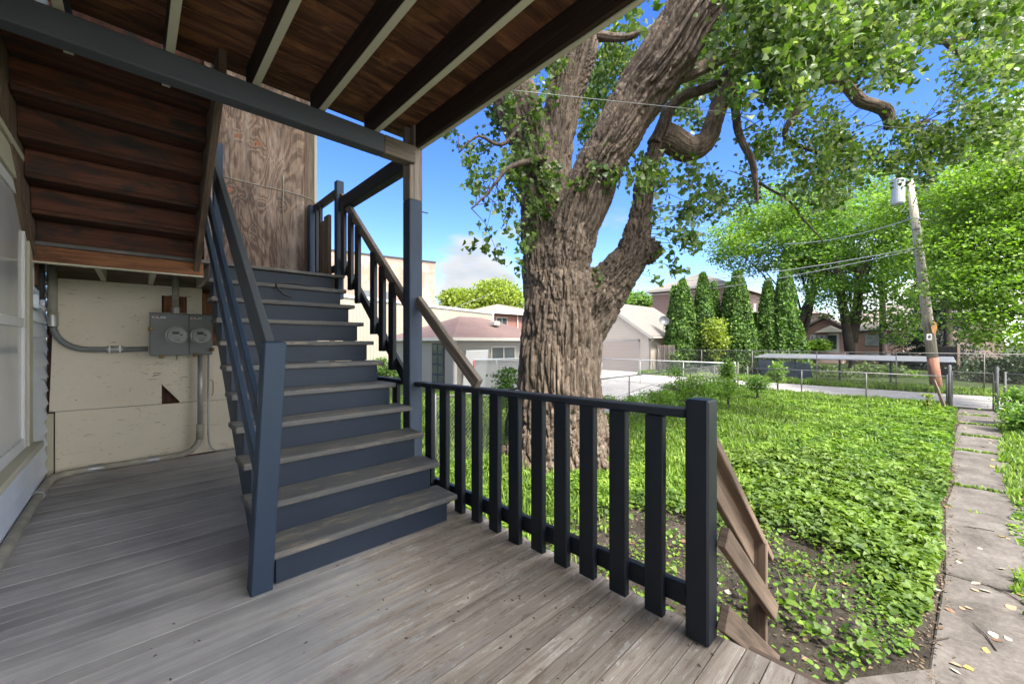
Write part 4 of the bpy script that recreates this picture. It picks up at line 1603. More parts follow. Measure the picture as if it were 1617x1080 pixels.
# white board against it, hockey goal in front
m = MB((10.6, 13.8, G))
m.obox((10.95, 13.82, 0.02), ((1, 0, 0), (0, 0.985, 0.17), (0, -0.17, 0.985)), (0.62, 0.03, 0.85))
o = m.build('white_board', M['whitetrim'], bevel=0.01)
tag(o, 'white sheet board leaning on the wall of the hip-roofed garage', 'board')
hg = thing('sports_goal', (10.0, 11.7, G), 'metal goal frame with white net in the neighbouring yard', 'goal')
org = (10.0, 11.7, G)
a = at(748, 568, 14.2)
b = at(828, 566, 14.0)
m = MB(org)
m.tube([(a.x, a.y, G), (a.x, a.y, a.z - 0.08), (a.x + 0.04, a.y, a.z)], 0.03, 8)
m.build('goal_post', M['red'], hg, smooth=True)
m = MB(org)
m.tube([(a.x + 0.04, a.y, a.z), (b.x, b.y, b.z), (b.x, b.y, G)], 0.03, 8)
m.tube([(a.x, a.y, G + 0.03), (a.x + 0.9, a.y + 0.9, G + 0.03), (b.x + 0.9, b.y + 0.9, G + 0.03), (b.x, b.y, G + 0.03)], 0.02, 8)
c_ = a + (b - a) * 0.45
m.tube([(c_.x, c_.y, a.z), (c_.x + 0.75, c_.y + 0.55, G + 0.05)], 0.02, 8)
m.build('goal_frame', M['whitetrim'], hg, smooth=True)
m = MB(org)
back = Vector((0.85, 0.85, 0))
for i in range(42):
    t = i / 41
    p = a + (b - a) * t
    m.tube([(p.x, p.y, a.z), (p.x + 0.85, p.y + 0.85, G + 0.03)], 0.012, 3, cap=False)
for i in range(34):
    t = i / 33
    za = a.z + (G + 0.03 - a.z) * t
    m.tube([(a.x + 0.85 * t, a.y + 0.85 * t, za), (b.x + 0.85 * t, b.y + 0.85 * t, za)], 0.012, 3, cap=False)
m.build('net', M['whitetrim'], hg, recalc=False)

# long corrugated building, with a local X along the wall
def along(name, p0, p1, depth, z1, mat, root, label_part, org):
    """prism standing on the ground between ground points p0 and p1"""
    p0, p1 = Vector((p0.x, p0.y, G)), Vector((p1.x, p1.y, G))
    d = (p1 - p0).normalized()
    n = Vector((-d.y, d.x, 0))
    if n.dot(p0) < 0:
        n = -n
    m = MB(org)
    m.prism([p0, p1, p1 + n * depth, p0 + n * depth], (0, 0, z1 - G))
    o = m.build(label_part, mat, root)
    return o, d, n


def walled(name, label, cat, p0, p1, depth, z1, mat):
    """building whose mesh is local to its wall: X runs along the wall"""
    p0, p1 = Vector((p0.x, p0.y, G)), Vector((p1.x, p1.y, G))
    d = (p1 - p0)
    L = d.length
    ang = math.atan2(d.y, d.x)
    o = thing(name, p0, label, cat)
    o.rotation_euler = (0, 0, ang)
    s = 1 if Vector((-d.y, d.x, 0)).dot(p0) > 0 else -1
    return o, L, s


def lbox(root, name, mat, x0, x1, y0, y1, z0, z1, bevel=0.0, parent=None):
    m = MB((0, 0, 0))
    m.box(x0, x1, min(y0, y1), max(y0, y1), z0, z1)
    me = m.build(name, mat, None, bevel=bevel)
    me.parent = parent or root
    me.location = (0, 0, 0)
    return me


pA, pB = at(470, 463, 24.5), at(779, 496, 44.0)
wb_, L, s = walled('metal_warehouse', 'long tan corrugated metal building with white roof edge', 'building', pA, pB, 10, 4.3, None)
ZT = 4.3 - G
lbox(wb_, 'wall', M['corr'], 0, L, 0, s * 12, 0, ZT)
lbox(wb_, 'roof_edge', M['whitetrim'], -0.1, L + 0.1, -s * 0.08, s * 12.1, ZT, ZT + 0.22)
lbox(wb_, 'corner_trim', M['whitetrim'], L - 0.28, L + 0.03, -s * 0.06, s * 0.001, 0, ZT)

pA, pB = at(450, 375, 41.0), at(687, 414, 50.0)
bb, L, s = walled('brick_warehouse', 'tall old building of blotchy orange brick behind the metal shed', 'building', pA, pB, 20, 11.2, None)
ZT = 11.2 - G
lbox(bb, 'wall', M['brickold'], 0, L, 0, s * 20, 0, ZT)
lbox(bb, 'parapet_cap', M['darkrail'], -0.1, L + 0.1, -s * 0.1, s * 20.1, ZT, ZT + 0.16)
for q in range(4):
    x = L * (0.28 + 0.17 * q)
    w = lbox(bb, 'window', M['darkglass'], x, x + 1.3, -s * 0.03, s * 0.02, 6.2, 8.0)
    m_ = lbox(bb, 'sill', M['trim'], x - 0.1, x + 1.4, -s * 0.12, s * 0.02, 6.05, 6.195, parent=w)

# red house beyond
p = at(779, 492, 50)
rh = thing('brick_house', (p.x, p.y, G), 'low red brick house with pale hip roof beyond the warehouse', 'house')
org = (p.x, p.y, G)
m = MB(org)
m.box(p.x, p.x + 11, p.y, p.y + 9, G, 5.0)
m.build('wall', M['brickred'], rh)
m = MB(org)
hip(m, p.x, p.x + 11, p.y, p.y + 9, 5.0, 6.6, 0.6)
m.build('roof', M['roofT'], rh)
m = MB(org)
fascia(m, p.x, p.x + 11, p.y, p.y + 9, 5.0, 0.6, 0.2)
m.build('gutter', M['whitetrim'], rh)
m = MB(org)
m.box(p.x + 0.5, p.x + 2.4, p.y - 0.03, p.y - 0.001, 2.5, 4.4)
w = m.build('window', M['trim'], rh)
m = MB(org)
m.box(p.x + 0.6, p.x + 1.4, p.y - 0.05, p.y - 0.031, 2.6, 4.3)
m.box(p.x + 1.5, p.x + 2.3, p.y - 0.05, p.y - 0.031, 2.6, 4.3)
m.build('pane', M['darkglass'], w)
m = MB(org)
m.tube([(p.x + 4.2, p.y - 0.1, 4.9), (p.x + 4.2, p.y - 0.1, G)], 0.09, 8)
m.build('downspout', M['whitetrim'], rh)

# right garage: gable front facing the alley
gr = thing('garage', (25.6, 13.2, G), 'cream gabled garage with wide brown-grey door right of the big tree', 'garage')
org = (25.6, 13.2, G)
gx0, gx1, gy0, gy1 = 25.6, 33.0, 13.2, 20.2
ym = (gy0 + gy1) / 2
zr = 4.15
m = MB(org)
m.prism([(gx0, gy0, G), (gx0, gy1, G), (gx0, gy1, 1.78), (gx0, ym, zr - 0.12), (gx0, gy0, 1.78)], (gx1 - gx0, 0, 0))
m.build('wall', M['sidR'], gr)
m = MB(org)
for sgn in (-1, 1):
    ye = ym + sgn * (ym - gy0 + 0.35)
    ze = 1.78 - 0.35 * (zr - 1.78) / (ym - gy0)
    m.prism([(gx0 - 0.3, ym, zr), (gx0 - 0.3, ye, ze), (gx0 - 0.3, ye, ze + 0.1), (gx0 - 0.3, ym, zr + 0.1)], (gx1 - gx0 + 0.6, 0, 0))
m.build('roof', M['roofR'], gr)
m = MB(org)
for sgn in (-1, 1):
    ye = ym + sgn * (ym - gy0 + 0.36)
    ze = 1.78 - 0.36 * (zr - 1.78) / (ym - gy0)
    m.prism([(gx0 - 0.33, ym, zr - 0.16), (gx0 - 0.33, ye, ze - 0.14), (gx0 - 0.33, ye, ze + 0.09), (gx0 - 0.33, ym, zr + 0.09)], (0.028, 0, 0))
m.box(gx0 - 0.33, gx1 + 0.3, gy0 - 0.5, gy0 - 0.36, 1.48, 1.60)
m.build('fascia', M['trim'], gr)
m = MB(org)
m.box(gx0 - 0.03, gx0 - 0.001, 13.95, 18.9, G + 0.02, 1.27)
m.build('garage_door', M['door'], gr)
m = MB(org)
m.box(gx0 - 0.05, gx0 - 0.031, 13.85, 13.95, G, 1.37)
m.box(gx0 - 0.05, gx0 - 0.031, 18.9, 19.0, G, 1.37)
m.box(gx0 - 0.05, gx0 - 0.031, 13.85, 19.0, 1.275, 1.37)
m.build('door_trim', M['trim'], gr)
m = MB(org)
m.tube([(gx0 + 0.0, gy0 - 0.42, 1.5), (gx0 + 0.02, gy0 - 0.3, 1.35), (gx0 + 0.05, gy0 - 0.06, 1.2), (gx0 + 0.05, gy0 - 0.06, G + 0.05)], 0.05, 8)
m.build('downspout', M['trim'], gr, smooth=True)
m = MB(org)
m.tube([(gx0 - 0.12, 17.3, 2.3), (gx0 - 0.02, 17.3, 2.3)], 0.06, 8)
m.build('wall_light', M['black'], gr)

sd = thing('satellite_dish', (28.5, 13.4, 1.9), 'dark satellite dish standing on the grey garage roof', 'satellite dish')
c = at(1049, 506, 25.5)
m = MB(c)
nrm = Vector((-0.75, -0.55, 0.35)).normalized()
ax1 = nrm.orthogonal().normalized()
ax2 = nrm.cross(ax1)
rings = []
for k in range(6):
    rr_ = 0.32 * k / 5
    rings.append((rr_, -0.10 * (1 - (k / 5) ** 2)))
N_ = 24
for k in range(5):
    for j in range(N_):
        t0, t1 = 2 * math.pi * j / N_, 2 * math.pi * (j + 1) / N_
        q = []
        for (rad, dep), t in ((rings[k], t0), (rings[k], t1), (rings[k + 1], t1), (rings[k + 1], t0)):
            q.append(c + (ax1 * math.cos(t) + ax2 * math.sin(t)) * rad + nrm * dep)
        m.face(q, [(0, 0)] * 4, 0.5)
sd.location = c
M['dish'] = plain('dark_dish_steel', (0.05, 0.05, 0.055), 0.4, 0, 0.1, 3)
m.build('dish', M['dish'], sd, smooth=True, recalc=False)
m = MB(c)
m.tube([c - nrm * 0.1, c + Vector((0, 0, -0.25)) - nrm * 0.15, c + Vector((-0.1, 0, -0.75))], 0.022, 8)
m.tube([c + Vector((0, 0, -0.28)), c + nrm * 0.35 + Vector((0, 0, -0.22))], 0.012, 6)
m.build('arm', M['metalgrey'], sd, smooth=True)

# wooden gate panel beside the garage
m = MB((25.9, 12.2, G))
for k in range(8):
    t = k * 0.155
    zt = 1.02 - (0.03 if k % 2 else 0)
    m.box(25.9 + (0.03 if k % 2 else 0), 25.93 + (0.03 if k % 2 else 0), 11.55 + t, 11.67 + t, G, zt)
m.box(25.935, 25.958, 11.5, 12.8, 0.6, 0.7)
m.box(25.935, 25.958, 11.5, 12.8, -0.5, -0.4)
o = m.build('wooden_gate', M['greywood'], bevel=0.004)
tag(o, 'small weathered picket gate beside the gabled garage', 'gate')

# blue-white gable
p = at(1062, 500, 44)
bh = thing('blue_house', (p.x, p.y, G), 'pale blue gabled house showing between garage and first cedar', 'house')
org = (p.x, p.y, G)
m = MB(org)
m.prism([(p.x, p.y - 3.5, G), (p.x, p.y + 3.5, G), (p.x, p.y + 3.5, 3.8), (p.x, p.y, 6.4), (p.x, p.y - 3.5, 3.8)], (8, 0, 0))
m.build('wall', M['sidB'], bh)
m = MB(org)
for sgn in (-1, 1):
    m.prism([(p.x - 0.4, p.y, 6.45), (p.x - 0.4, p.y + sgn * 4.0, 3.48), (p.x - 0.4, p.y + sgn * 4.0, 3.66), (p.x - 0.4, p.y, 6.65)], (8.8, 0, 0))
m.build('roof', M['roofR'], bh)

# two-storey brick house behind the cedars
c = at(1147, 448, 38)
b2 = thing('brick_house', (c.x, c.y, G), 'two-storey red-brown brick house behind the row of cedars', 'house')
org = (c.x, c.y, G)
m = MB(org)
m.box(c.x, c.x + 12, c.y, c.y + 7.5, G, 6.8)
m.build('wall', M['brickpink'], b2)
m = MB(org)
hip(m, c.x, c.x + 12, c.y, c.y + 7.5, 6.8, 8.7, 0.5, inset=4.0)
m.build('roof', M['roofR'], b2)
m = MB(org)
fascia(m, c.x, c.x + 12, c.y, c.y + 7.5, 6.8, 0.5, 0.22)
m.build('gutter', M['trim'], b2)
for (yy, z0, z1) in ((c.y + 0.9, 3.7, 5.7), (c.y + 4.3, 3.7, 5.7), (c.y + 1.0, 0.4, 2.2)):
    m = MB(org)
    m.box(c.x - 0.03, c.x - 0.001, yy, yy + 1.0, z0, z1)
    w = m.build('window', M['whitetrim'], b2)
    m = MB(org)
    m.box(c.x - 0.05, c.x - 0.031, yy + 0.1, yy + 0.9, z0 + 0.1, z1 - 0.1)
    m.build('pane', M['paleglass'], w)
m = MB(org)
m.box(c.x + 8.5, c.x + 9.5, c.y - 0.03, c.y - 0.001, 3.7, 5.5)
w = m.build('window', M['whitetrim'], b2)

# bungalow across the street
c = at(1272, 556, 42)
bg_ = thing('bungalow', (c.x, c.y, G), 'red brick bungalow with gabled porch and front steps far across the street', 'house')
org = (c.x, c.y, G)
X0 = c.x
ya = at(1272, 556, 42).y
d_ = at(1333, 556, 42)
k_ = X0 / d_.x
yb = d_.y * k_
yfar = (at(1425, 556, 42) * (X0 / at(1425, 556, 42).x)).y
yhi, ylo = ya, yb
ym2 = (yhi + ylo) / 2
m = MB(org)
m.prism([(X0, yhi, G), (X0, ylo, G), (X0, ylo, 2.55), (X0, ym2, 3.6), (X0, yhi, 2.55)], (10, 0, 0))
m.build('wall', M['brickpink'], bg_)
m = MB(org)
m.box(X0 + 1.2, X0 + 10, yfar, ylo, G, 2.3)
m.build('side_wing', M['brickpink'], bg_)
m = MB(org)
for sgn, yy in ((1, yhi + 0.5), (-1, ylo - 0.4)):
    m.prism([(X0 - 0.5, ym2, 3.68), (X0 - 0.5, yy, 2.42), (X0 - 0.5, yy, 2.62), (X0 - 0.5, ym2, 3.9)], (10.6, 0, 0))
m.prism([(X0 + 0.8, ylo - 0.4, 2.35), (X0 + 10, ylo - 0.4, 2.35), (X0 + 6, ylo - 0.4, 4.1)], (0, yfar - ylo, 0))
m.build('roof', M['roofT'], bg_)
m = MB(org)
yw0, yw1 = yhi - 0.62 * (yhi - ylo), yhi - 0.12 * (yhi - ylo)
m.box(X0 - 0.04, X0 - 0.001, yw0, yw1, 0.85, 1.95)
w = m.build('window', M['whitetrim'], bg_)
for q in range(4):
    m = MB(org)
    s_ = (yw1 - yw0) / 4
    m.box(X0 - 0.06, X0 - 0.041, yw0 + q * s_ + 0.1, yw0 + (q + 1) * s_ - 0.1, 0.95, 1.85)
    m.build('pane', M['paleglass'], w)
yd = ylo + 0.12 * (yhi - ylo)
m = MB(org)
m.box(X0 - 0.04, X0 - 0.001, yd, yd + 1.0, 0.1, 2.1)
dr = m.build('door', M['whitetrim'], bg_)
m = MB(org)
m.box(X0 - 0.06, X0 - 0.041, yd + 0.2, yd + 0.8, 0.5, 1.9)
m.build('pane', M['darkglass'], dr)
m = MB(org)
m.prism([(X0 - 1.3, yd - 0.6, 2.2), (X0 - 1.3, yd + 1.8, 2.2), (X0 - 1.3, yd + 0.6, 2.85)], (1.2, 0, 0))
m.build('porch_gable', M['trim'], bg_)
m = MB(org)
for q in range(5):
    m.box(X0 - 2.2 + q * 0.4, X0 - 0.05, yd - 0.5, yd + 1.5, G + q * 0.2, G + q * 0.2 + 0.198)
m.build('front_steps', M['brickpale'], bg_)
for q in range(2):
    y_w = yfar + 0.8 + q * 2.6
    m = MB(org)
    m.box(X0 + 1.16, X0 + 1.199, y_w, y_w + 1.9, 0.85, 1.9)
    w = m.build('window', M['paleglass'], bg_)
    m = MB(org)
    m.box(X0 + 1.16, X0 + 1.199, y_w, y_w + 1.9, G + 0.3, G + 1.0)
    m.build('basement_window', M['paleglass'], bg_)

c = at(1262, 556, 52)
th_ = thing('pale_house', (c.x, c.y, G), 'tall pale pink brick house behind the bungalow, partly hidden by cedars', 'house')
org = (c.x, c.y, G)
m = MB(org)
m.box(c.x, c.x + 10, c.y - 2.2, c.y + 6, G, 4.9)
m.build('wall', M['brickpale'], th_)
m = MB(org)
hip(m, c.x, c.x + 10, c.y - 2.2, c.y + 6, 4.9, 6.4, 0.4)
m.build('roof', M['roofT'], th_)
m = MB(org)
m.box(c.x - 0.03, c.x - 0.001, c.y - 1.2, c.y - 0.6, 1.8, 3.6)
m.build('window', M['paleglass'], th_)

c = at(1500, 540, 46)
fh = thing('far_house', (c.x, c.y, G), 'pale house glimpsed through the leaves behind the utility pole', 'house')
org = (c.x, c.y, G)
m = MB(org)
m.box(c.x, c.x + 9, c.y - 4, c.y + 9, G, 4.4)
m.build('wall', M['brickpale'], fh)
m = MB(org)
hip(m, c.x, c.x + 9, c.y - 4, c.y + 9, 4.4, 6.4, 0.4)
m.build('roof', M['roofT'], fh)

# low grey sheet-roofed shelter behind the far fence
sh = thing('low_shelter', (27.5, 2.0, G), 'long low shelter with grey sheet roof behind the far fence', 'shelter')
org = (27.5, 2.0, G)
m = MB(org)
y0_, y1_ = -0.9, 7.0
m.prism([(26.2, y0_, 0.30), (26.2, y0_, 0.335), (29.0, y0_, 0.50), (29.0, y0_, 0.465)], (0, y1_ - y0_, 0))
M['sheetroof'] = plain('grey_sheet_roof', (0.10, 0.105, 0.12), 0.45, 0.0, 0.2, 1.5)
m.build('roof', M['sheetroof'], sh, bevel=0.01)
for yy in (-0.7, 1.2, 3.1, 5.0, 6.8):
    m = MB((26.3, yy, G))
    m.box(26.26, 26.34, yy - 0.04, yy + 0.04, G, 0.30)
    m.build('post', M['darkrail'], sh)
m = MB(org)
m.prism([(26.6, 4.4, 0.05), (26.6, 6.9, 0.22), (27.6, 6.9, G), (27.6, 4.4, G)], (0.03, 0, 0))
M['bluetarp'] = plain('blue_grey_tarp', (0.2, 0.23, 0.32), 0.35, 0.0, 0.2, 3)
m.build('tarp_side', M['bluetarp'], sh)

# board fence at the far right
fa, fb = at(1474, 560, 25.5), at(1513, 560, 23.0)
m = MB((fb.x, fb.y, G))
fa.z = fb.z = 0
fd = (fb - fa)
nb = int(fd.length / 0.15)
fd.normalize()
for k in range(nb):
    c = fa + fd * (0.15 * k + 0.07)
    zt = 0.95 + random.uniform(-0.03, 0.03)
    m.obox((c.x, c.y, (G + zt) / 2), (fd, fd.cross(Vector((0, 0, 1))), (0, 0, 1)), (0.07, 0.011, (zt - G) / 2))
m.obox((fb.x, fb.y, 0.1), (fd, fd.cross(Vector((0, 0, 1))), (0, 0, 1)), (0.06, 0.06, 1.0))
o = m.build('board_fence', M['oldwood'], bevel=0.004)
tag(o, 'tan board fence behind the utility pole', 'fence')

# ================================================================== UTILITY POLE AND WIRES
pb = at(1479, 616, 17.4)
pt = at(1437, 285, 17.4)
dirp = (pt - pb).normalized()
pole = thing('utility_pole', pb, 'leaning grey wooden utility pole with rusty red foot in the alley', 'utility pole')
m = MB(pb)
m.tube([pb - dirp * 0.2, pb + dirp * 1.45], [0.20, 0.185], 18)
m.build('red_foot', M['polered'], pole, smooth=True)
m = MB(pb)
m.tube([pb + dirp * 1.451, pb + dirp * 5, pb + dirp * 9.3], [0.186, 0.165, 0.125], 18)
m.build('shaft', M['pole'], pole, smooth=True)
q = at(1418, 303, 17.3)
m = MB(q)
m.tube([q + Vector((0, 0, 0.62)), q + Vector((0, 0, 0.56)), q + Vector((0, 0, -0.5)), q + Vector((0, 0, -0.56))], [0.17, 0.225, 0.225, 0.20], 24)
M['transf'] = plain('pale_transformer_steel', (0.3, 0.32, 0.34), 0.4, 0.1, 0.08, 3)
tr = m.build('transformer', M['transf'], pole, smooth=False, bevel=0.01)
m = MB(q)
for dx in (-0.1, 0.1):
    m.tube([q + Vector((dx, 0, 0.62)), q + Vector((dx, 0, 0.8))], 0.035, 8)
m.build('bushing', M['metalgrey'], tr)
m = MB(q)
m.bar(q + Vector((0, 0, 0.3)), pb + dirp * ((q.z + 0.3 - pb.z) / dirp.z), 0.06, 0.1)
m.build('hanger', M['metalgrey'], tr)
c = at(1475, 518, 17.1)
m = MB(c)
e1 = Vector((math.cos(-TH), math.sin(-TH), 0))
M['amber'] = plain('weathered_amber_plate', (0.22, 0.10, 0.02), 0.5, 0, 0.3, 8)
fw = Vector((math.sin(TH), math.cos(TH), 0))
pl = [c + e1 * 0.15 * x + Vector((0, 0, 1)) * 0.29 * z for x, z in ((-0.9, 0.1), (-0.5, 0.75), (0.1, 1.0), (0.75, 0.7), (1.0, 0.0), (0.6, -0.75), (0.0, -1.0), (-0.6, -0.6))]
m.prism(pl, fw * 0.03)
m.build('amber_plate', M['amber'], pole, bevel=0.01)
c = at(1467, 532, 17.1)
m = MB(c)
m.obox(c, (e1, fw, Vector((0, 0, 1))), (0.11, 0.01, 0.13))
sg = m.build('notice', M['whitetrim'], pole)
m = MB(c)
pl = [c - fw * 0.012 + e1 * x + Vector((0, 0, 1)) * z for x, z in ((-0.06, 0.0), (-0.02, 0.07), (0.03, 0.08), (0.07, 0.03), (0.05, -0.02), (0.06, -0.09), (0.01, -0.05), (-0.04, -0.08))]
m.prism(pl, -fw * 0.004)
m.build('black_mark', M['black'], sg)
m = MB(pb)
for k in (2.9, 5.95, 7.1):
    cc = pb + dirp * k
    m.tube([cc, cc + dirp * 0.05], 0.19 - k * 0.004, 16)
m.build('band', M['metalgrey'], pole)


def wire(p0, p1, sag, r, label, n=24, mat='wire', group=None):
    m = MB(p0)
    pts = []
    for i in range(n + 1):
        t = i / n
        p = p0.lerp(p1, t)
        p.z -= sag * 4 * t * (1 - t)
        pts.append(p)
    m.tube(pts, r, 6)
    o = m.build('overhead_wire', M[mat], None, smooth=True)
    return tag(o, label, 'wire', group or 'overhead wires')


wire(at(790, 141, 2.9 * 1.3), at(1760, 207, 16), 0.25, 0.0045, 'long thin grey wire crossing in front of the leaning tree trunk to the right edge', 60, 'wire')
wire(at(1590, -30, 9), at(1442, 322, 17.2), 0.05, 0.022, 'thick dark cable slanting down from the top right corner to the pole')
wire(at(1640, 180, 10), at(1573, 396, 17.0), 0.1, 0.016, 'dark cable slanting down along the right edge of the photo')
wire(at(1446, 345, 17.2), at(1700, 305, 15), 0.45, 0.028, 'thick pale cable from the upper pole band to the right', mat='conduit')
wire(at(1446, 343, 17.2), at(1240, 385, 26), 0.3, 0.02, 'pale cable from the upper pole band leftwards into the trees', mat='conduit')
wire(at(1450, 392, 17.2), at(1700, 384, 15), 0.25, 0.02, 'dark cable from the lower pole band to the right', mat='wire')
wire(at(1450, 391, 17.2), at(1020, 445, 34), 0.4, 0.02, 'long cable from the lower pole band towards the brick house', mat='conduit')
wire(at(1450, 394, 17.2), at(1000, 467, 34), 0.4, 0.016, 'lowest cable from the pole running left above the gabled garage', mat='conduit')
wire(at(1486, 346, 17.0), at(1519, 446, 16.5), 0.02, 0.014, 'short black cable hanging down in front of the right tree')
wire(at(1430, 325, 17.2), at(1421, 335, 17.2), 0.06, 0.014, 'short looped lead under the transformer')
wire(at(779, 462, 40), at(600, 520, 26), 0.2, 0.012, 'thin wire over the metal building', mat='conduit')
# ================================================================== THE BIG COTTONWOOD
def polyline(spec):
    """(u, v, depth, half width in photo px) -> points and radii"""
    P = [np.array(at(u, v, d)) for u, v, d, r in spec]
    Rr = [r * d / FPX for u, v, d, r in spec]
    return P, Rr


def smooth_path(P, Rr, k=5):
    P = np.array(P)
    Rr = np.array(Rr)
    n = len(P)
    out, ro = [], []
    for i in range(n - 1):
        p0, p1, p2, p3 = P[max(i - 1, 0)], P[i], P[i + 1], P[min(i + 2, n - 1)]
        for j in range(k):
            t = j / k
            out.append(0.5 * ((2 * p1) + (-p0 + p2) * t + (2 * p0 - 5 * p1 + 4 * p2 - p3) * t * t + (-p0 + 3 * p1 - 3 * p2 + p3) * t ** 3))
            ro.append(Rr[i] * (1 - t) + Rr[i + 1] * t)
    out.append(P[-1])
    ro.append(Rr[-1])
    return np.array(out), np.array(ro)


TB = at(884, 730, 7.05)
TORG = (TB.x, TB.y, G)
BR = {
    'trunk': [(882, 745, 7.05, 90), (882, 720, 7.05, 80), (883, 690, 7.05, 71), (884, 640, 7.05, 66), (884, 580, 7.05, 65), (887, 520, 7.05, 65), (888, 470, 7.05, 60), (886, 430, 7.05, 54)],
    'left_limb': [(868, 520, 7.1, 40), (860, 430, 7.15, 36), (856, 367, 7.2, 33), (850, 285, 7.3, 32), (838, 228, 7.35, 33), (815, 163, 7.4, 36), (795, 110, 7.5, 34), (760, 10, 7.6, 32)],
    'back_limb': [(872, 470, 7.15, 38), (874, 400, 7.2, 34), (873, 330, 7.3, 31), (876, 255, 7.45, 27), (884, 195, 7.6, 27), (893, 145, 7.7, 28), (905, 94, 7.8, 33), (917, 40, 8.0, 34), (930, -60, 8.2, 32)],
    'leaning_limb': [(890, 500, 7.0, 46), (892, 430, 6.9, 42), (905, 367, 6.8, 37), (931, 300, 6.7, 39), (950, 255, 6.6, 37), (966, 228, 6.55, 36), (1011, 150, 6.4, 41), (1045, 100, 6.2, 43), (1090, 24, 6.0, 44), (1145, -60, 5.8, 46)],
    'right_limb': [(905, 545, 7.0, 40), (940, 478, 6.95, 40), (968, 440, 6.9, 33), (994, 408, 6.85, 27), (1006, 370, 6.85, 22), (1013, 330, 6.9, 16), (1018, 290, 6.95, 15), (1032, 245, 7.0, 14), (1048, 222, 7.05, 14)],
}
paths = {k: smooth_path(*polyline(v)) for k, v in BR.items()}
tree = thing('cottonwood_tree', TORG, 'huge old cottonwood with deeply furrowed bark and several limbs beside the porch', 'tree')


def bark_disp(V, plist, cell=0.10, depth=0.075, st=0.10):
    """displacement along normals: interlaced long ridges that follow each limb"""
    num = np.zeros(len(V))
    den = np.zeros(len(V)) + 1e-9
    stk = np.full(len(V), 0.5)
    for bi, (P, Rr) in enumerate(plist):
        t = np.gradient(P, axis=0)
        t /= np.linalg.norm(t, axis=1)[:, None]
        fr = [np.cross(t[0], [0.3, 0.9, 0.1])]
        fr[0] /= np.linalg.norm(fr[0])
        for i in range(1, len(P)):
            a = fr[-1] - t[i] * fr[-1].dot(t[i])
            fr.append(a / np.linalg.norm(a))
        A = np.array(fr)
        B = np.cross(t, A)
        s = np.concatenate([[0], np.cumsum(np.linalg.norm(np.diff(P, axis=0), axis=1))])
        best = np.full(len(V), 1e9)
        q = np.zeros((len(V), 3))
        rr = np.zeros(len(V))
        for i in range(len(P) - 1):
            d = P[i + 1] - P[i]
            L = np.linalg.norm(d)
            w = np.clip(((V - P[i]) @ d) / L ** 2, -0.15 if i == 0 else 0, 1.15 if i == len(P) - 2 else 1)
            c = P[i] + w[:, None] * d
            rad = V - c
            dist = np.linalg.norm(rad, axis=1) - (Rr[i] * (1 - w) + Rr[i + 1] * w)
            ok = dist < best
            best = np.where(ok, dist, best)
            AA = A[i] * (1 - w)[:, None] + A[i + 1] * w[:, None]
            BB = B[i] * (1 - w)[:, None] + B[i + 1] * w[:, None]
            qq = np.stack([(rad * AA).sum(1), (rad * BB).sum(1), (s[i] + w * L)], 1)
            q = np.where(ok[:, None], qq, q)
            rr = np.where(ok, Rr[i], rr)
        wgt = np.exp(-np.abs(best) / 0.05)
        sel = wgt > 0.003
        if not sel.any():
            continue
        Q = q[sel].copy()
        sc = np.clip(rr[sel] / 0.45, 0.55, 1.0)[:, None]
        warp = np.stack([vnoise(Q * [2.5, 2.5, 1.8], 11 + bi), vnoise(Q * [2.5, 2.5, 1.8], 21 + bi), vnoise(Q * 2.0, 31 + bi)], 1) - 0.5
        W = Q / sc
        W[:, 2] *= st
        W = W + warp * [0.08, 0.08, 0.03]
        f1, f2 = voro(W / cell, 5 + bi)
        r1 = np.clip((f2 - f1) / 0.40, 0, 1) ** 0.7
        g1, g2 = voro((W * [1, 1, 1.5]) / (cell * 0.45), 50 + bi)
        r2 = np.clip((g2 - g1) / 0.4, 0, 1) ** 0.7
        f = fbm(W * [34, 34, 34], 3, 70)
        h = (r1 - 0.88) * 1.25 + (r2 - 0.7) * 0.35 + (f - 0.5) * 0.45 + (fbm(Q * 2.6, 2, 90) - 0.5) * 1.0
        stk[sel] = fbm(W * [22, 22, 22], 3, 170)
        h = h * sc[:, 0]
        num[sel] += wgt[sel] * h
        den[sel] += wgt[sel]
    return num / den * depth, stk


def remeshed(name, plist, voxel, mat, parent, org, depth=0.075, cell=0.085, extra=None):
    m = MB((0, 0, 0))
    for P, Rr in plist:
        m.tube([Vector(p) for p in P], list(Rr), 20)
    if extra:
        extra(m)
    o = m.build(name, mat, None, recalc=True)
    md = o.modifiers.new('r', 'REMESH')
    md.mode = 'VOXEL'
    md.voxel_size = voxel
    md2 = o.modifiers.new('s', 'SMOOTH')
    md2.iterations = 10
    md2.factor = 0.6
    dg = bpy.context.evaluated_depsgraph_get()
    dg.update()
    ev = o.evaluated_get(dg)
    me = bpy.data.meshes.new_from_object(ev)
    bpy.data.objects.remove(o)
    n = len(me.vertices)
    V = np.zeros(n * 3)
    me.vertices.foreach_get('co', V)
    V = V.reshape(-1, 3)
    N = np.zeros(n * 3)
    me.vertices.foreach_get('normal', N)
    N = N.reshape(-1, 3)
    dsp, stk = bark_disp(V, plist, cell, depth)
    V2 = V + N * dsp[:, None]
    sa = me.attributes.new('streak', 'FLOAT', 'POINT')
    sa.data.foreach_set('value', stk.astype(np.float32))
    me.vertices.foreach_set('co', (V2 - np.array(org)).ravel())
    me.materials.clear()
    me.materials.append(mat)
    me.polygons.foreach_set('use_smooth', [True] * len(me.polygons))
    me.update()
    me.name = name
    o = bpy.data.objects.new(name, me)
    col.objects.link(o)
    if parent is not None:
        o.parent = parent
        o.location = Vector(org) - parent.location
    else:
        o.location = org
    return o


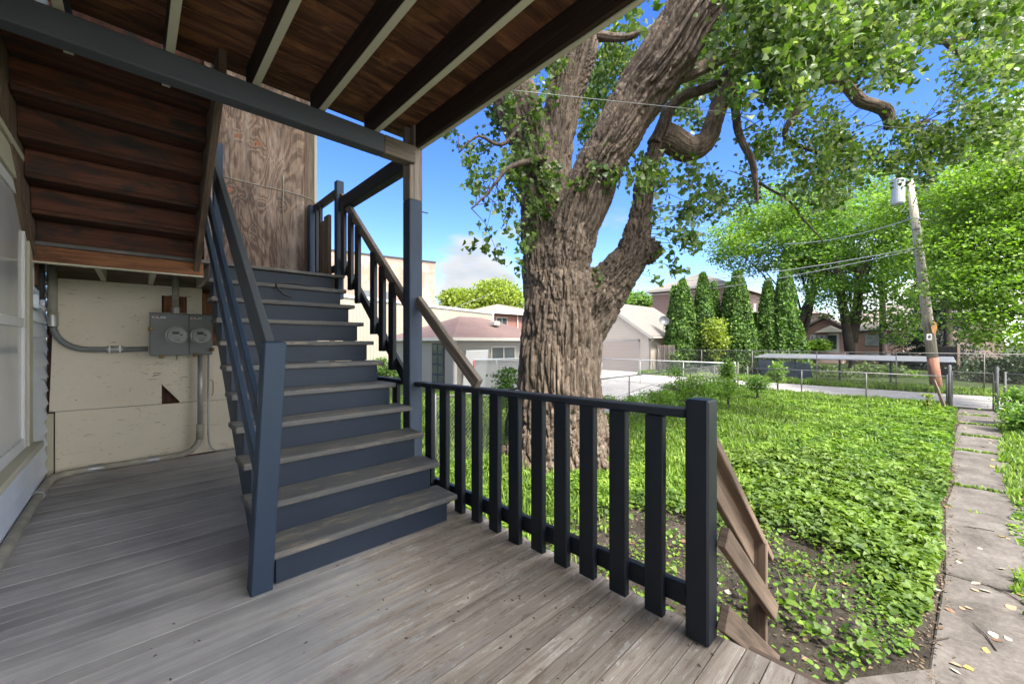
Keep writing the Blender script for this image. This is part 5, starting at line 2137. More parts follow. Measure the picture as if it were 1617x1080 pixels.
def roots(m):
    for a in range(0, 360, 34):
        aa = math.radians(a + random.uniform(-9, 9))
        d = Vector((math.cos(aa), math.sin(aa), 0))
        c = Vector((TB.x, TB.y, 0))
        l = random.uniform(0.95, 1.25)
        m.tube([c + d * 0.50 + Vector((0, 0, 0.35)), c + d * 0.66 + Vector((0, 0, -0.25)), c + d * 0.82 + Vector((0, 0, -0.68)), c + d * l + Vector((0, 0, G - 0.05))], [0.16, 0.17, 0.16, 0.10], 10)
    # broken stub on the right limb and burls
    p = at(1026, 398, 6.8)
    m.tube([at(1000, 396, 6.85), p, at(1040, 385, 6.75)], [0.24, 0.23, 0.17], 12)
    m.tube([at(930, 500, 6.7), at(950, 470, 6.65), at(965, 448, 6.7)], [0.20, 0.26, 0.18], 12)


remeshed('trunk', [paths[k] for k in BR], 0.0155, M['bark'], tree, TORG, extra=roots)

# crooked thinner limbs
LIMBS = [
    [(1045, 215, 7.0, 22), (1062, 222, 7.0, 21), (1085, 236, 7.0, 20), (1103, 232, 7.0, 18), (1118, 218, 7.0, 15), (1128, 190, 7.05, 14), (1138, 160, 7.1, 13), (1152, 138, 7.1, 12), (1160, 112, 7.2, 10), (1172, 90, 7.3, 8), (1200, 40, 7.5, 7), (1240, -30, 7.6, 6)],
    [(1035, 230, 7.0, 15), (1046, 205, 7.0, 12), (1058, 170, 7.1, 9), (1085, 150, 7.2, 8), (1120, 138, 7.3, 8), (1145, 120, 7.4, 7), (1160, 90, 7.4, 7)],
    [(1152, 138, 7.1, 9), (1160, 165, 6.9, 7), (1163, 195, 6.8, 6.5), (1172, 225, 6.7, 6), (1186, 250, 6.6, 5.5), (1193, 285, 6.5, 4.5), (1196, 318, 6.5, 2.5)],
    [(1000, 130, 6.3, 14), (1080, 120, 6.6, 11), (1160, 85, 7.2, 11), (1240, 95, 8.0, 10), (1300, 122, 8.6, 9.5), (1322, 124, 8.8, 9), (1342, 140, 8.8, 9), (1360, 160, 8.8, 9), (1385, 168, 8.7, 9), (1400, 176, 8.7, 9.5), (1405, 195, 8.7, 8), (1400, 200, 8.7, 7)],
    [(1404, 194, 8.7, 6), (1425, 200, 8.7, 5), (1450, 197, 8.7, 5), (1466, 190, 8.7, 3.5)],
    [(1075, 20, 6.1, 16), (1180, -10, 6.8, 12), (1300, -20, 8, 10), (1400, 20, 9, 7), (1440, 42, 9.3, 5.5), (1490, 66, 9.5, 5), (1545, 55, 9.6, 3)],
    [(1490, 65, 9.5, 4), (1512, 85, 9.5, 3.2), (1535, 112, 9.5, 2)],
    [(1240, 95, 8.0, 7), (1265, 160, 8.0, 5), (1240, 205, 8.1, 4.5), (1250, 225, 8.2, 4), (1300, 245, 8.4, 3), (1330, 270, 8.5, 2)],
    [(930, 60, 7.9, 9), (950, 58, 7.8, 8), (990, 60, 7.6, 6), (1010, 50, 7.5, 4)],
    [(1200, 290, 8.5, 2.2), (1248, 318, 8.8, 1.9), (1268, 345, 8.9, 1.5), (1300, 382, 9, 1.0)],
    [(860, 250, 6.9, 6), (830, 256, 6.6, 5), (800, 268, 6.4, 3.5), (775, 300, 6.3, 2.0), (745, 330, 6.2, 1.2)],
    [(820, 200, 6.9, 4), (790, 230, 6.6, 3), (755, 215, 6.4, 2), (725, 240, 6.3, 1.2)],
]
for L_ in LIMBS:
    P, Rr = smooth_path(*polyline(L_), k=4)
    big = Rr.max() > 0.07
    if big:
        remeshed('limb', [(P, Rr)], 0.013, M['bark'], tree, tuple(P[0]), depth=0.022, cell=0.085)
    else:
        m = MB(tuple(P[0]))
        m.tube([Vector(p) + Vector((random.uniform(-.01, .01), random.uniform(-.01, .01), random.uniform(-.01, .01))) for p in P], list(Rr), 10)
        tw = m.build('limb', M['bark'], None, smooth=True)
        tw.parent = tree
        tw.location = Vector(P[0]) - tree.location

# leaves of the cottonwood: clusters (u, v, depth, radius, count) placed round the limbs
rng = np.random.RandomState(11)
CL = []


def scatter_region(poly, dmin, dmax, n, rad, cnt, thr=0.0, scale=0.012, seed=3):
    """cluster centres inside a region of the crown, thinned by a 3-D noise so gaps stay open"""
    k = 0
    us = [p[0] for p in poly]
    vs = [p[1] for p in poly]
    tries = 0
    while k < n and tries < n * 30:
        tries += 1
        u, v = rng.uniform(min(us), max(us)), rng.uniform(min(vs), max(vs))
        if not in_poly(np.array([u]), np.array([v]), poly)[0]:
            continue
        if thr and fbm(np.array([[u * scale, v * scale, seed * 1.7]]), 3, seed)[0] < thr:
            continue
        CL.append((u, v, rng.uniform(dmin, dmax), rng.uniform(0.6, 1.3) * rad, int(cnt * rng.uniform(0.6, 1.4))))
        k += 1


# big crown, upper right, several depths
scatter_region([(1090, -40), (1640, -40), (1640, 60), (1560, 45), (1440, 55), (1420, 120), (1330, 110), (1250, 130), (1140, 110)], 5.0, 9.0, 190, 0.26, 60, 0.36, 0.011, 3)
scatter_region([(1160, -30), (1330, -30), (1320, 90), (1230, 170), (1150, 170)], 4.6, 6.5, 70, 0.2, 55, 0.3, 0.012, 4)
scatter_region([(1520, 60), (1640, 40), (1640, 250), (1560, 220), (1500, 170), (1500, 120)], 7.0, 10.0, 70, 0.3, 60, 0.40, 0.014, 5)
scatter_region([(1400, 190), (1500, 185), (1530, 240), (1470, 290), (1400, 265)], 8.0, 9.5, 42, 0.22, 50, 0.0)
scatter_region([(1100, 190), (1330, 190), (1400, 260), (1330, 330), (1130, 330)], 7.0, 10.0, 70, 0.22, 42, 0.47, 0.02, 7)
scatter_region([(1200, 150), (1330, 190), (1400, 240), (1380, 270), (1240, 240)], 7.5, 10.0, 36, 0.2, 42, 0.40, 0.02, 17)
# between and behind the limbs
scatter_region([(960, 60), (1010, 40), (960, 200), (920, 260), (930, 130)], 8.3, 10.0, 45, 0.25, 55, 0.0)
scatter_region([(1060, 60), (1160, 40), (1150, 150), (1060, 200), (1040, 150)], 7.6, 10.0, 46, 0.24, 46, 0.38, 0.02, 8)
scatter_region([(690, 190), (790, 140), (820, 240), (760, 260), (700, 245)], 6.8, 8.2, 16, 0.16, 26, 0.0)
scatter_region([(725, 250), (820, 260), (835, 440), (800, 440), (730, 380)], 6.2, 6.8, 22, 0.12, 17, 0.0)
# epicormic shoots on the trunk
scatter_region([(800, 150), (870, 130), (880, 330), (820, 430), (800, 300)], 6.62, 6.85, 34, 0.16, 26, 0.0)
scatter_region([(880, 250), (1000, 250), (1000, 300), (880, 300)], 6.15, 6.45, 12, 0.13, 22, 0.0)
scatter_region([(1000, 255), (1110, 255), (1130, 330), (1100, 400), (1030, 350)], 5.9, 6.9, 34, 0.16, 27, 0.0)
scatter_region([(1010, 400), (1110, 380), (1110, 440), (1030, 440)], 6.2, 6.6, 7, 0.10, 12, 0.0)
scatter_region([(920, 430), (960, 440), (950, 460), (925, 460)], 6.6, 6.8, 3, 0.09, 14, 0.0)
scatter_region([(860, 60), (905, 60), (890, 160), (850, 160)], 7.0, 7.2, 6, 0.13, 22, 0.0)
P_, S_l = [], []
twig = MB(TORG)
allP = np.concatenate([paths[k][0] for k in BR] + [smooth_path(*polyline(L_), k=4)[0] for L_ in LIMBS])
for (u, v, d, r, n) in CL:
    c = np.array(at(u, v, d))
    q = rng.normal(size=(n, 3)) * [r * 0.55, r * 0.55, r * 0.75] + c
    P_.append(q)
    S_l.append(rng.uniform(0.06, 0.115, n))
    dd_ = np.linalg.norm(allP - c, axis=1)
    i = np.argsort(dd_)[rng.randint(0, 9)]
    a = allP[i]
    L = np.linalg.norm(a - c)
    if L < 1.05:
        mid = (a + c) / 2 + rng.normal(size=3) * L * 0.12 + [0, 0, L * 0.12]
        e = c + [0, 0, -r * 0.5]
        twig.tube([Vector(a), Vector(a * 0.6 + mid * 0.4), Vector(mid), Vector(c), Vector(e)], [0.008, 0.007, 0.005, 0.003, 0.0015], 4, cap=False)
    for _ in range(2):
        e = c + rng.normal(size=3) * r * 0.6
        e[2] -= r * 0.4
        twig.tube([Vector(c), Vector((c + e) / 2 + rng.normal(size=3) * 0.02), Vector(e)], [0.003, 0.002, 0.001], 3, cap=False)
M['leafc'] = leafmat('cottonwood_leaf', [(0.055, 0.11, 0.02), (0.08, 0.15, 0.027), (0.115, 0.19, 0.038), (0.16, 0.24, 0.06), (0.28, 0.34, 0.18)], 0.42, 0.42, 0.7)
P_ = np.concatenate(P_)
S_l = np.concatenate(S_l)
leaves('crown', P_, S_l, M['leafc'], tree, TORG, droop=0.7, aspect=1.0, rng=rng, shape=((0.18, 0.98), (0.5, 0.72)))
tw = twig.build('twigs', M['bark2'], None, recalc=False)
tw.parent = tree
tw.location = (0, 0, 0)
# the high part of the crown, above the picture, that shades the yard
n = 13000
c = rng.uniform(-1, 1, size=(420, 3))
c = c[np.linalg.norm(c, axis=1) < 1]
c = c * [9.5, 8.0, 3.2] + [7.5, 4.0, 11.5]
c = c[~((c[:, 0] < 1.8) & (c[:, 2] < 9.0))]
idx = rng.randint(0, len(c), n)
q = c[idx] + rng.normal(size=(n, 3)) * 0.5
leaves('upper_crown', q, rng.uniform(0.16, 0.28, n), M['leafc'], tree, TORG, aspect=0.9, rng=rng)


# ================================================================== BACKGROUND TREES AND SHRUBS
def blob_points(blobs, n, clump=0.35, per=26, shell=0.55, seed=0):
    r = np.random.RandomState(seed)
    vol = np.array([b[3] * b[4] * b[5] for b in blobs]) ** (2 / 3)
    cnt = (vol / vol.sum() * n / per).astype(int) + 1
    out = []
    for (x, y, z, a, b, c), k in zip(blobs, cnt):
        d = r.normal(size=(k, 3))
        d /= np.linalg.norm(d, axis=1)[:, None]
        rad = shell + (1 - shell) * r.rand(k) ** 0.7
        lump = 0.66 + 0.68 * fbm(d * 2.3 + 7 + seed, 2, seed)
        cc = d * (rad * lump)[:, None] * [a, b, c] + [x, y, z]
        cl = np.repeat(cc, per, axis=0)
        out.append(cl + r.normal(size=cl.shape) * clump * np.array([1.15, 1.15, 0.32]))
    return np.concatenate(out)


def branch_tree(m, base, top, r0, blobs, nb=8, seed=0):
    r = random.Random(seed)
    base, top = Vector(base), Vector(top)
    mid = base.lerp(top, 0.5) + Vector((r.uniform(-.2, .2), r.uniform(-.2, .2), 0))
    m.tube([base + Vector((0, 0, -0.2)), base + Vector((0, 0, 0.35)), mid, top], [r0 * 1.35, r0, r0 * 0.72, r0 * 0.3], 12)
    for i in range(nb):
        b = blobs[i % len(blobs)]
        e = Vector((b[0], b[1], b[2])) + Vector((r.uniform(-.5, .5) * b[3], r.uniform(-.5, .5) * b[4], r.uniform(-.4, .5) * b[5]))
        s = base.lerp(top, r.uniform(0.35, 0.9))
        k = s.lerp(e, 0.5) + Vector((0, 0, (e - s).length * 0.08))
        m.tube([s, k, e], [r0 * 0.4, r0 * 0.26, r0 * 0.08], 7, cap=False)


def tree_obj(name, label, cat, base, blobs, n, size, mat, top=None, r0=0.2, nb=8, clump=0.35, per=26, seed=0, group=None, up=0.3, aspect=0.8, shell=0.55, barkm='bark2', stems=None):
    t = thing(name, base, label, cat, group)
    if r0:
        m = MB(base)
        branch_tree(m, base, top or (base[0], base[1], max(b[2] for b in blobs)), r0, blobs, nb, seed)
        if stems:
            for s in stems:
                P, Rr = smooth_path(*polyline(s), k=3)
                m.tube([Vector(p) for p in P], list(Rr), 10)
        m.build('trunk', M[barkm], t, smooth=True, recalc=False)
    q = blob_points(blobs, n, clump, per, shell, seed)
    q = q[q[:, 2] > G]
    rg = np.random.RandomState(seed + 100)
    leaves('crown', q, rg.uniform(size * 0.7, size * 1.3, len(q)), mat, t, base, up=up, aspect=aspect, rng=rg)
    return t


def B(u, v, d, pw, ph, dd=None):
    """ellipsoid at photo position with half sizes in photo px"""
    c = at(u, v, d)
    k = d / FPX
    return (c.x, c.y, c.z, pw * k * 0.92, (dd or pw * k) * 0.92, ph * k)


M['leafbright'] = leafmat('bright_maple_leaf', [(0.10, 0.19, 0.025), (0.15, 0.27, 0.035), (0.20, 0.34, 0.05), (0.26, 0.40, 0.07)], 0.45, 0.5, 0.64)
M['leafmid'] = leafmat('mid_green_leaf', [(0.05, 0.11, 0.02), (0.08, 0.16, 0.03), (0.12, 0.22, 0.045), (0.19, 0.29, 0.06)], 0.45, 0.5, 0.9)
M['leafyellow'] = leafmat('yellow_green_leaf', [(0.20, 0.27, 0.035), (0.27, 0.35, 0.05), (0.34, 0.41, 0.07)], 0.4)
M['cedar'] = leafmat('cedar_spray', [(0.03, 0.075, 0.012), (0.055, 0.12, 0.018), (0.09, 0.175, 0.025), (0.13, 0.23, 0.035)], 0.25, 0.65, 0.8)
M['sprucem'] = leafmat('dark_blue_spruce', [(0.014, 0.026, 0.02), (0.02, 0.036, 0.03), (0.032, 0.05, 0.042)], 0.08)
M['shrub'] = leafmat('olive_shrub_leaf', [(0.05, 0.085, 0.022), (0.085, 0.135, 0.035), (0.13, 0.19, 0.055), (0.17, 0.23, 0.08)], 0.3)
M['darkshrub'] = leafmat('dark_shrub_leaf', [(0.02, 0.035, 0.012), (0.035, 0.06, 0.018), (0.05, 0.085, 0.025)], 0.2)


def gnd(u, d):
    p = at(u, 560, d)
    return (p.x, p.y, G)


# right bright tree
bl = [B(1590, 300, 13.5, 95, 70), B(1570, 400, 13, 85, 60), B(1560, 460, 12.6, 72, 50), B(1600, 510, 12.2, 75, 45), B(1640, 400, 12.5, 90, 120), B(1600, 230, 14.5, 75, 50), B(1510, 385, 14.2, 40, 40), B(1690, 300, 13, 80, 130), B(1530, 455, 14, 42, 40), B(1545, 330, 15, 50, 50)]
tree_obj('maple_tree', 'bright green leafy tree filling the right edge behind the gate', 'tree', gnd(1660, 13.0), bl, 64000, 0.10, M['leafbright'], r0=0.16, clump=0.24, per=34, seed=1, shell=0.45, up=0.55)
# tree behind the pole (tall, bright)
bl = [B(1500, 320, 24, 60, 55), B(1460, 400, 24, 55, 60), B(1560, 350, 24, 80, 90), B(1430, 340, 26, 50, 50), B(1600, 260, 24, 80, 60)]
tree_obj('maple_tree', 'bright yellow-green tree rising behind the utility pole', 'tree', gnd(1500, 24.5), bl, 26000, 0.17, M['leafbright'], r0=0.22, clump=0.4, per=30, seed=2, up=0.5)
# street tree with forked trunk in front of the bungalow
bl = [B(1345, 420, 30, 80, 60), B(1300, 360, 31, 60, 50), B(1400, 380, 30, 60, 60), B(1320, 470, 29.5, 40, 35), B(1400, 490, 29, 45, 36), B(1415, 520, 28.5, 30, 26), B(1360, 340, 31, 60, 40), B(1270, 400, 31, 40, 40)]
tree_obj('street_tree', 'mid green tree with forked trunk in front of the brick bungalow', 'tree', gnd(1345, 30), bl, 21000, 0.2, M['leafmid'], top=tuple(at(1352, 430, 30)), r0=0.2, clump=0.42, per=26, seed=3, up=0.4,
         stems=[[(1342, 555, 30, 7), (1334, 500, 30, 6), (1325, 450, 30, 6), (1320, 400, 30, 4)], [(1347, 540, 30, 6), (1356, 480, 30, 5), (1356, 420, 30, 5)], [(1356, 440, 30, 4), (1372, 410, 30, 3), (1395, 380, 30, 2)]])
# leaning trunk tree
bl = [B(1290, 400, 33, 55, 45), B(1240, 380, 34, 60, 50), B(1180, 400, 35, 45, 35), B(1330, 430, 33, 40, 35), B(1210, 330, 34, 50, 40), B(1150, 380, 34, 35, 30)]
tree_obj('street_tree', 'bright crowned tree with leaning bare trunk right of the cedars', 'tree', gnd(1252, 33), bl, 20000, 0.2, M['leafbright'], top=tuple(at(1292, 440, 33)), r0=0.26, clump=0.45, per=26, seed=4, up=0.4,
         stems=[[(1258, 530, 33, 6), (1268, 495, 33, 5.5), (1280, 470, 33, 5), (1296, 430, 33, 4), (1310, 400, 33, 3)]])
# more bright crown filling between
bl = [B(1280, 340, 38, 60, 40), B(1360, 310, 38, 60, 40), B(1430, 420, 36, 50, 60), B(1200, 350, 40, 50, 35)]
tree_obj('street_tree', 'far green tree crown rising over the street behind the others', 'tree', gnd(1395, 38), bl, 11000, 0.26, M['leafbright'], r0=0.3, clump=0.5, per=24, seed=5, up=0.4)
# trees left: two round yellow-green crowns beyond the warehouse
for i, (u, v, pw, ph, lb) in enumerate([(728, 474, 30, 16, 'smaller round yellow-green tree beyond the warehouse roof, left one'), (785, 468, 40, 24, 'larger round yellow-green tree beyond the warehouse roof, next to the big trunk')]):
    tree_obj('round_tree', lb, 'tree', gnd(u, 62), [B(u, v, 62, pw, ph), B(u + 8, v + 14, 61, pw, ph)], 9000, 0.42, M['leafyellow'], r0=0.3, clump=0.7, per=20, seed=10 + i, group='yellow-green trees beyond the warehouse', up=0.4)
tree_obj('round_tree', 'green tree behind the gabled garage roof', 'tree', gnd(1000, 52), [B(995, 478, 52, 30, 16), B(1015, 486, 52, 16, 12)], 6000, 0.36, M['leafmid'], r0=0.25, clump=0.6, per=20, seed=13, up=0.4)
tree_obj('round_tree', 'bright shrub-like tree between garage roof and blue gable', 'tree', gnd(1043, 50), [B(1036, 492, 50, 14, 8)], 1600, 0.3, M['leafyellow'], r0=0.12, clump=0.4, per=16, seed=14)

# spruce
t = thing('spruce_tree', gnd(1473, 31), 'dark blue-green spruce with drooping boughs behind the pole', 'tree')
b0 = Vector(gnd(1473, 31))
m = MB(b0)
m.tube([b0, b0 + Vector((0, 0, 11))], [0.28, 0.05], 10)
m.build('trunk', M['bark2'], t, smooth=True)
rs = np.random.RandomState(8)
q, uu = [], []
for z in np.arange(0.4, 10.5, 0.34):
    rad = 3.1 * (1 - z / 11.2)
    for k in range(int(9 + rad * 5)):
        a = rs.uniform(0, 6.283)
        L = rad * rs.uniform(0.75, 1.1)
        s_ = np.linspace(0.15, 1, 16)
        x = np.cos(a) * L * s_
        y = np.sin(a) * L * s_
        zz = z - 0.28 * L * s_ ** 1.5 + 0.1 * s_
        pts = np.stack([x, y, zz], 1)
        pts = np.repeat(pts, 3, axis=0) + rs.normal(size=(48, 3)) * [0.09, 0.09, 0.06]
        q.append(pts)
q = np.concatenate(q) + np.array(b0)
leaves('crown', q, rs.uniform(0.14, 0.3, len(q)), M['sprucem'], t, tuple(b0), droop=0.5, aspect=0.35, rng=rs, up=0.3)


# cedars
def cedar(u, d, vtop, hw, label, seed, name='cedar_tree'):
    base = Vector(gnd(u, d))
    h = (540 - vtop) / FPX * d + HC - G
    R_ = hw * d / FPX * 1.22
    r = np.random.RandomState(seed)
    n = int(6500 * (R_ / 0.8) * (h / 5))
    t = r.rand(n) ** 0.85
    prof = np.clip((1 - t) ** 0.62, 0, 1) * np.clip(0.72 + t * 2.2, 0, 1)
    ang = r.uniform(0, 6.283, n)
    lump = 0.62 + 0.85 * fbm(np.stack([np.cos(ang) * 2.2, np.sin(ang) * 2.2, t * h * 1.7], 1), 3, seed)
    rad = R_ * prof * lump * (0.72 + 0.32 * r.rand(n) ** 0.5) + np.abs(r.normal(size=n)) * 0.05
    q = np.stack([np.cos(ang) * rad, np.sin(ang) * rad, t * h], 1) + np.array(base)
    ob = thing(name, base, label, 'cedar', 'row of columnar cedars')
    m = MB(base)
    m.tube([base, base + Vector((0, 0, h * 0.85))], [0.09, 0.02], 8)
    m.build('trunk', M['bark2'], ob, smooth=True)
    outv = np.stack([np.cos(ang) * 1.6, np.sin(ang) * 1.6, np.full(n, 0.6)], 1)
    leaves('crown', q, r.uniform(0.14, 0.30, n), M['cedar'], ob, tuple(base), droop=-0.9, aspect=0.55, rng=r, upv=outv)


cedar(1078, 27, 441, 19, 'leftmost columnar cedar, next to the gabled garage', 1)
cedar(1065, 27.6, 452, 12, 'slim cedar squeezed between the leftmost cedar and the garage', 2)
cedar(1110, 27, 431, 17, 'pointed cedar second from the garage with the highest tip on the left', 3)
cedar(1127, 28, 446, 12, 'narrow cedar close behind the second pointed one', 4)
cedar(1164, 26.5, 428, 23, 'broad cedar in the middle of the row before the brick house', 5)
cedar(1151, 27.5, 446, 13, 'slender cedar tucked to the left of the broad middle one', 6)
cedar(1192, 28, 495, 12, 'short dark cedar in the gap right of the broad middle one', 7)
cedar(1213, 27, 441, 17, 'cedar left of the tallest one', 8)
cedar(1239, 26.5, 418, 19, 'tallest columnar cedar near the right end of the row', 9)
cedar(1258, 26, 505, 15, 'low cedar at the right end of the row', 10)


def shrub(u, v, d, pw, ph, n, size, mat, label, seed, name='shrub', r0=0.03, blobs=None, group=None, clump=0.12, per=16, up=0.4):
    bl = blobs or [B(u, v, d, pw, ph)]
    return tree_obj(name, label, 'shrub', gnd(u, d), bl, n, size, mat, r0=r0, nb=6, clump=clump, per=per, seed=seed, up=up, shell=0.3, group=group)


shrub(1215, 580, 25.3, 55, 28, 9000, 0.12, M['shrub'], 'wide olive bush in front of the right-hand cedars', 21, blobs=[B(1215, 582, 25.3, 46, 30), B(1180, 590, 25.3, 30, 22), B(1250, 585, 25.3, 26, 24)], clump=0.2)
shrub(1130, 535, 25.4, 12, 32, 3000, 0.14, M['leafyellow'], 'light green sapling in front of the cedar row', 22, name='sapling', clump=0.2)
shrub(1090, 588, 25.3, 34, 14, 3000, 0.12, M['darkshrub'], 'dark low growth at the foot of the leftmost cedars', 23)
shrub(1292, 546, 40, 14, 10, 2500, 0.2, M['leafbright'], 'trimmed green hedge bush beside the bungalow steps', 24, name='hedge_bush', clump=0.2)
shrub(1380, 590, 24.0, 34, 20, 5200, 0.10, M['shrub'], 'scraggly weeds growing through the far fence', 25, name='weed_clump', blobs=[B(1320, 592, 24, 26, 16), B(1290, 600, 24, 20, 10), B(1410, 585, 24, 16, 16), B(1370, 590, 24, 22, 20), B(1405, 600, 24, 22, 14), B(1350, 600, 24, 18, 12)])
shrub(1438, 600, 23.9, 22, 14, 1600, 0.10, M['leafbright'], 'low green weeds at the foot of the utility pole', 26, name='weed_clump')
shrub(1575, 585, 21.5, 50, 28, 7000, 0.11, M['darkshrub'], 'dark hedge behind the garden gate', 27, name='hedge', blobs=[B(1560, 588, 21.5, 40, 26), B(1610, 580, 20.5, 45, 34)], clump=0.2)
shrub(1607, 640, 9.6, 20, 30, 2600, 0.07, M['leafmid'], 'green bush right of the path near the gate', 28, blobs=[B(1610, 632, 9.8, 16, 26), B(1622, 665, 9.0, 22, 34)])
shrub(597, 580, 20, 26, 18, 4500, 0.10, M['leafmid'], 'round green hedge seen under the stair', 29, name='hedge', blobs=[B(600, 582, 20, 22, 16), B(570, 585, 20, 22, 16), B(640, 592, 20, 20, 12)])
shrub(800, 598, 8.7, 20, 26, 1500, 0.06, M['leafmid'], 'leafy shrub at the fence left of the big trunk', 30, blobs=[B(802, 596, 8.7, 16, 22), B(795, 625, 8.6, 22, 18)], clump=0.09)
# weeds swallowing the side fence
shrub(1090, 610, 12, 60, 20, 11000, 0.055, M['leafbright'], 'mass of bright weeds climbing the fence right of the trunk', 31, name='weed_clump',
      blobs=[B(1070, 618, 11.6, 26, 18), B(1100, 612, 11.9, 30, 20), B(1140, 612, 12.3, 30, 18), B(1040, 628, 10.6, 30, 13), B(1002, 634, 9.9, 26, 10), B(960, 634, 9.3, 22, 9), B(1065, 590, 11.8, 8, 14)], clump=0.10)
shrub(1150, 590, 12.6, 9, 24, 1500, 0.06, M['leafbright'], 'upright bright vine growing on the corner of the fence', 32, name='vine', clump=0.07)
shrub(1196, 606, 14.0, 16, 12, 1600, 0.06, M['leafmid'], 'small round bush by the fence corner', 33, clump=0.1)
shrub(1228, 588, 17.0, 10, 16, 700, 0.09, M['leafbright'], 'pale green sapling at the alley fence', 34, name='sapling', clump=0.1)
shrub(1465, 630, 11.9, 4, 14, 160, 0.06, M['leafyellow'], 'thin young sapling before the alley fence near the gate', 35, name='sapling', r0=0.01, clump=0.05)
shrub(1062, 570, 25.2, 8, 12, 700, 0.1, M['shrub'], 'small green bush against the picket gate', 36)

# ================================================================== LAWN PLANTS
rg = np.random.RandomState(21)


def plant_field(name, n, xr, yr, keep, size, mats, hmax, label_kind='stuff', up=0.9, near_pow=1.0, aspect=0.85, shape=None):
    x = xr[0] + (xr[1] - xr[0]) * rg.rand(n) ** near_pow
    y = rg.uniform(yr[0], yr[1], n)
    k = keep(x, y)
    x, y = x[k], y[k]
    z0 = soil_h(x, y)
    cl = fbm(np.stack([x * 1.1, y * 1.1, x * 0 + 2], 1), 3, 40)
    cl2 = fbm(np.stack([x * 4.5, y * 4.5, x * 0 + 2], 1), 2, 44)
    h = hmax * np.clip(0.25 + 1.5 * (cl - 0.3) + 0.9 * (cl2 - 0.5), 0.15, 1.6) * (0.35 + 0.65 * rg.rand(len(x)) ** 0.5)
    s = size * rg.uniform(0.55, 1.35, len(x)) * (0.8 + 0.5 * cl2) * (1 + 0.028 * np.clip(x - 5, 0, 20))
    v = np.clip(0.5 + 0.9 * (cl2 - 0.5) + 0.35 * rg.normal(size=len(x)) * 0.6 + 0.5 * (fbm(np.stack([x * 0.5, y * 0.5, x * 0], 1), 2, 60) - 0.5), 0.02, 0.98)
    P = np.stack([x, y, z0 + h], 1)
    o = leaves(name, P, s, mats, None, (0, 0, 0), up=up, aspect=aspect, rng=rg, rv=v, wide=0.42, shape=shape)
    return tag(o, kind='stuff')


def bare(x, y):
    """0 where soil is bare, near the steps"""
    n = fbm(np.stack([x * 1.6, y * 1.6, x * 0 + 5], 1), 3, 77)
    d = np.sqrt(((x - 3.7) / 2.0) ** 2 + ((y - 1.4) / 1.6) ** 2)
    a = np.clip((d - 0.62) * 2.2, 0, 1)
    d2 = np.sqrt(((x - 2.2) / 0.9) ** 2 + ((y - 3.4) / 2.6) ** 2)
    b = np.clip((d2 - 0.6) * 2.5, 0, 1)
    w = a * b
    w = np.where((x > 1.9) & (y < 0.9) & (x < 3.6), np.minimum(w, 0.12), w)
    return np.clip(w * 1.1 + (n - 0.55) * 0.7 * (w < 0.98), 0.015, 1)


def onlawn(x, y):
    ed = path_left(x) + 0.03 + 0.10 * (fbm(np.stack([x * 3, y * 0, x * 0], 1), 2, 5) - 0.5)
    tr = np.hypot(x - TB.x, y - TB.y) > 0.85
    k = (y > ed) & (rg.rand(len(x)) < bare(x, y)) & tr
    k &= ~((x < 3.75) & (y < 0.5) & (y < 0.55 - 0.45 * (x - 2.6)))
    return k & ~((x < 3.5) & (y < 0.1))


M['cover'] = leafmat('ground_cover_leaf', [(0.06, 0.13, 0.014), (0.10, 0.205, 0.02), (0.15, 0.275, 0.027), (0.205, 0.34, 0.035), (0.27, 0.40, 0.05)], 0.36, 0.6, 0.58)
M['covernear'] = leafmat('broad_ground_cover_leaf', [(0.07, 0.14, 0.022), (0.11, 0.20, 0.03), (0.16, 0.27, 0.035), (0.22, 0.34, 0.045)], 0.33, 0.55, 0.5)
M['grass'] = leafmat('grass_blade', [(0.09, 0.16, 0.03), (0.14, 0.24, 0.035), (0.20, 0.32, 0.05), (0.28, 0.38, 0.06)], 0.35, 0.6, 0.68)
plant_field('near_ground_cover', 82000, (2.3, 6.8), (-0.75, 5.5), onlawn, 0.037, M['cover'], 0.13, shape=((0.25, 0.9), (0.6, 0.8)))
plant_field('ground_cover', 135000, (6.8, 18.5), (-0.75, 5.5), onlawn, 0.050, M['cover'], 0.13)
plant_field('broad_leaf_cover', 36000, (3.4, 9.0), (-0.3, 2.6), lambda x, y: onlawn(x, y) & (fbm(np.stack([x * 0.9, y * 0.9, x * 0 + 9], 1), 2, 31) + 0.16 * (2.6 - y) / 2.6 + 0.16 * rg.rand(len(x)) > 0.60), 0.064, M['covernear'], 0.20, aspect=0.8, shape=((0.22, 0.95), (0.58, 0.75)))


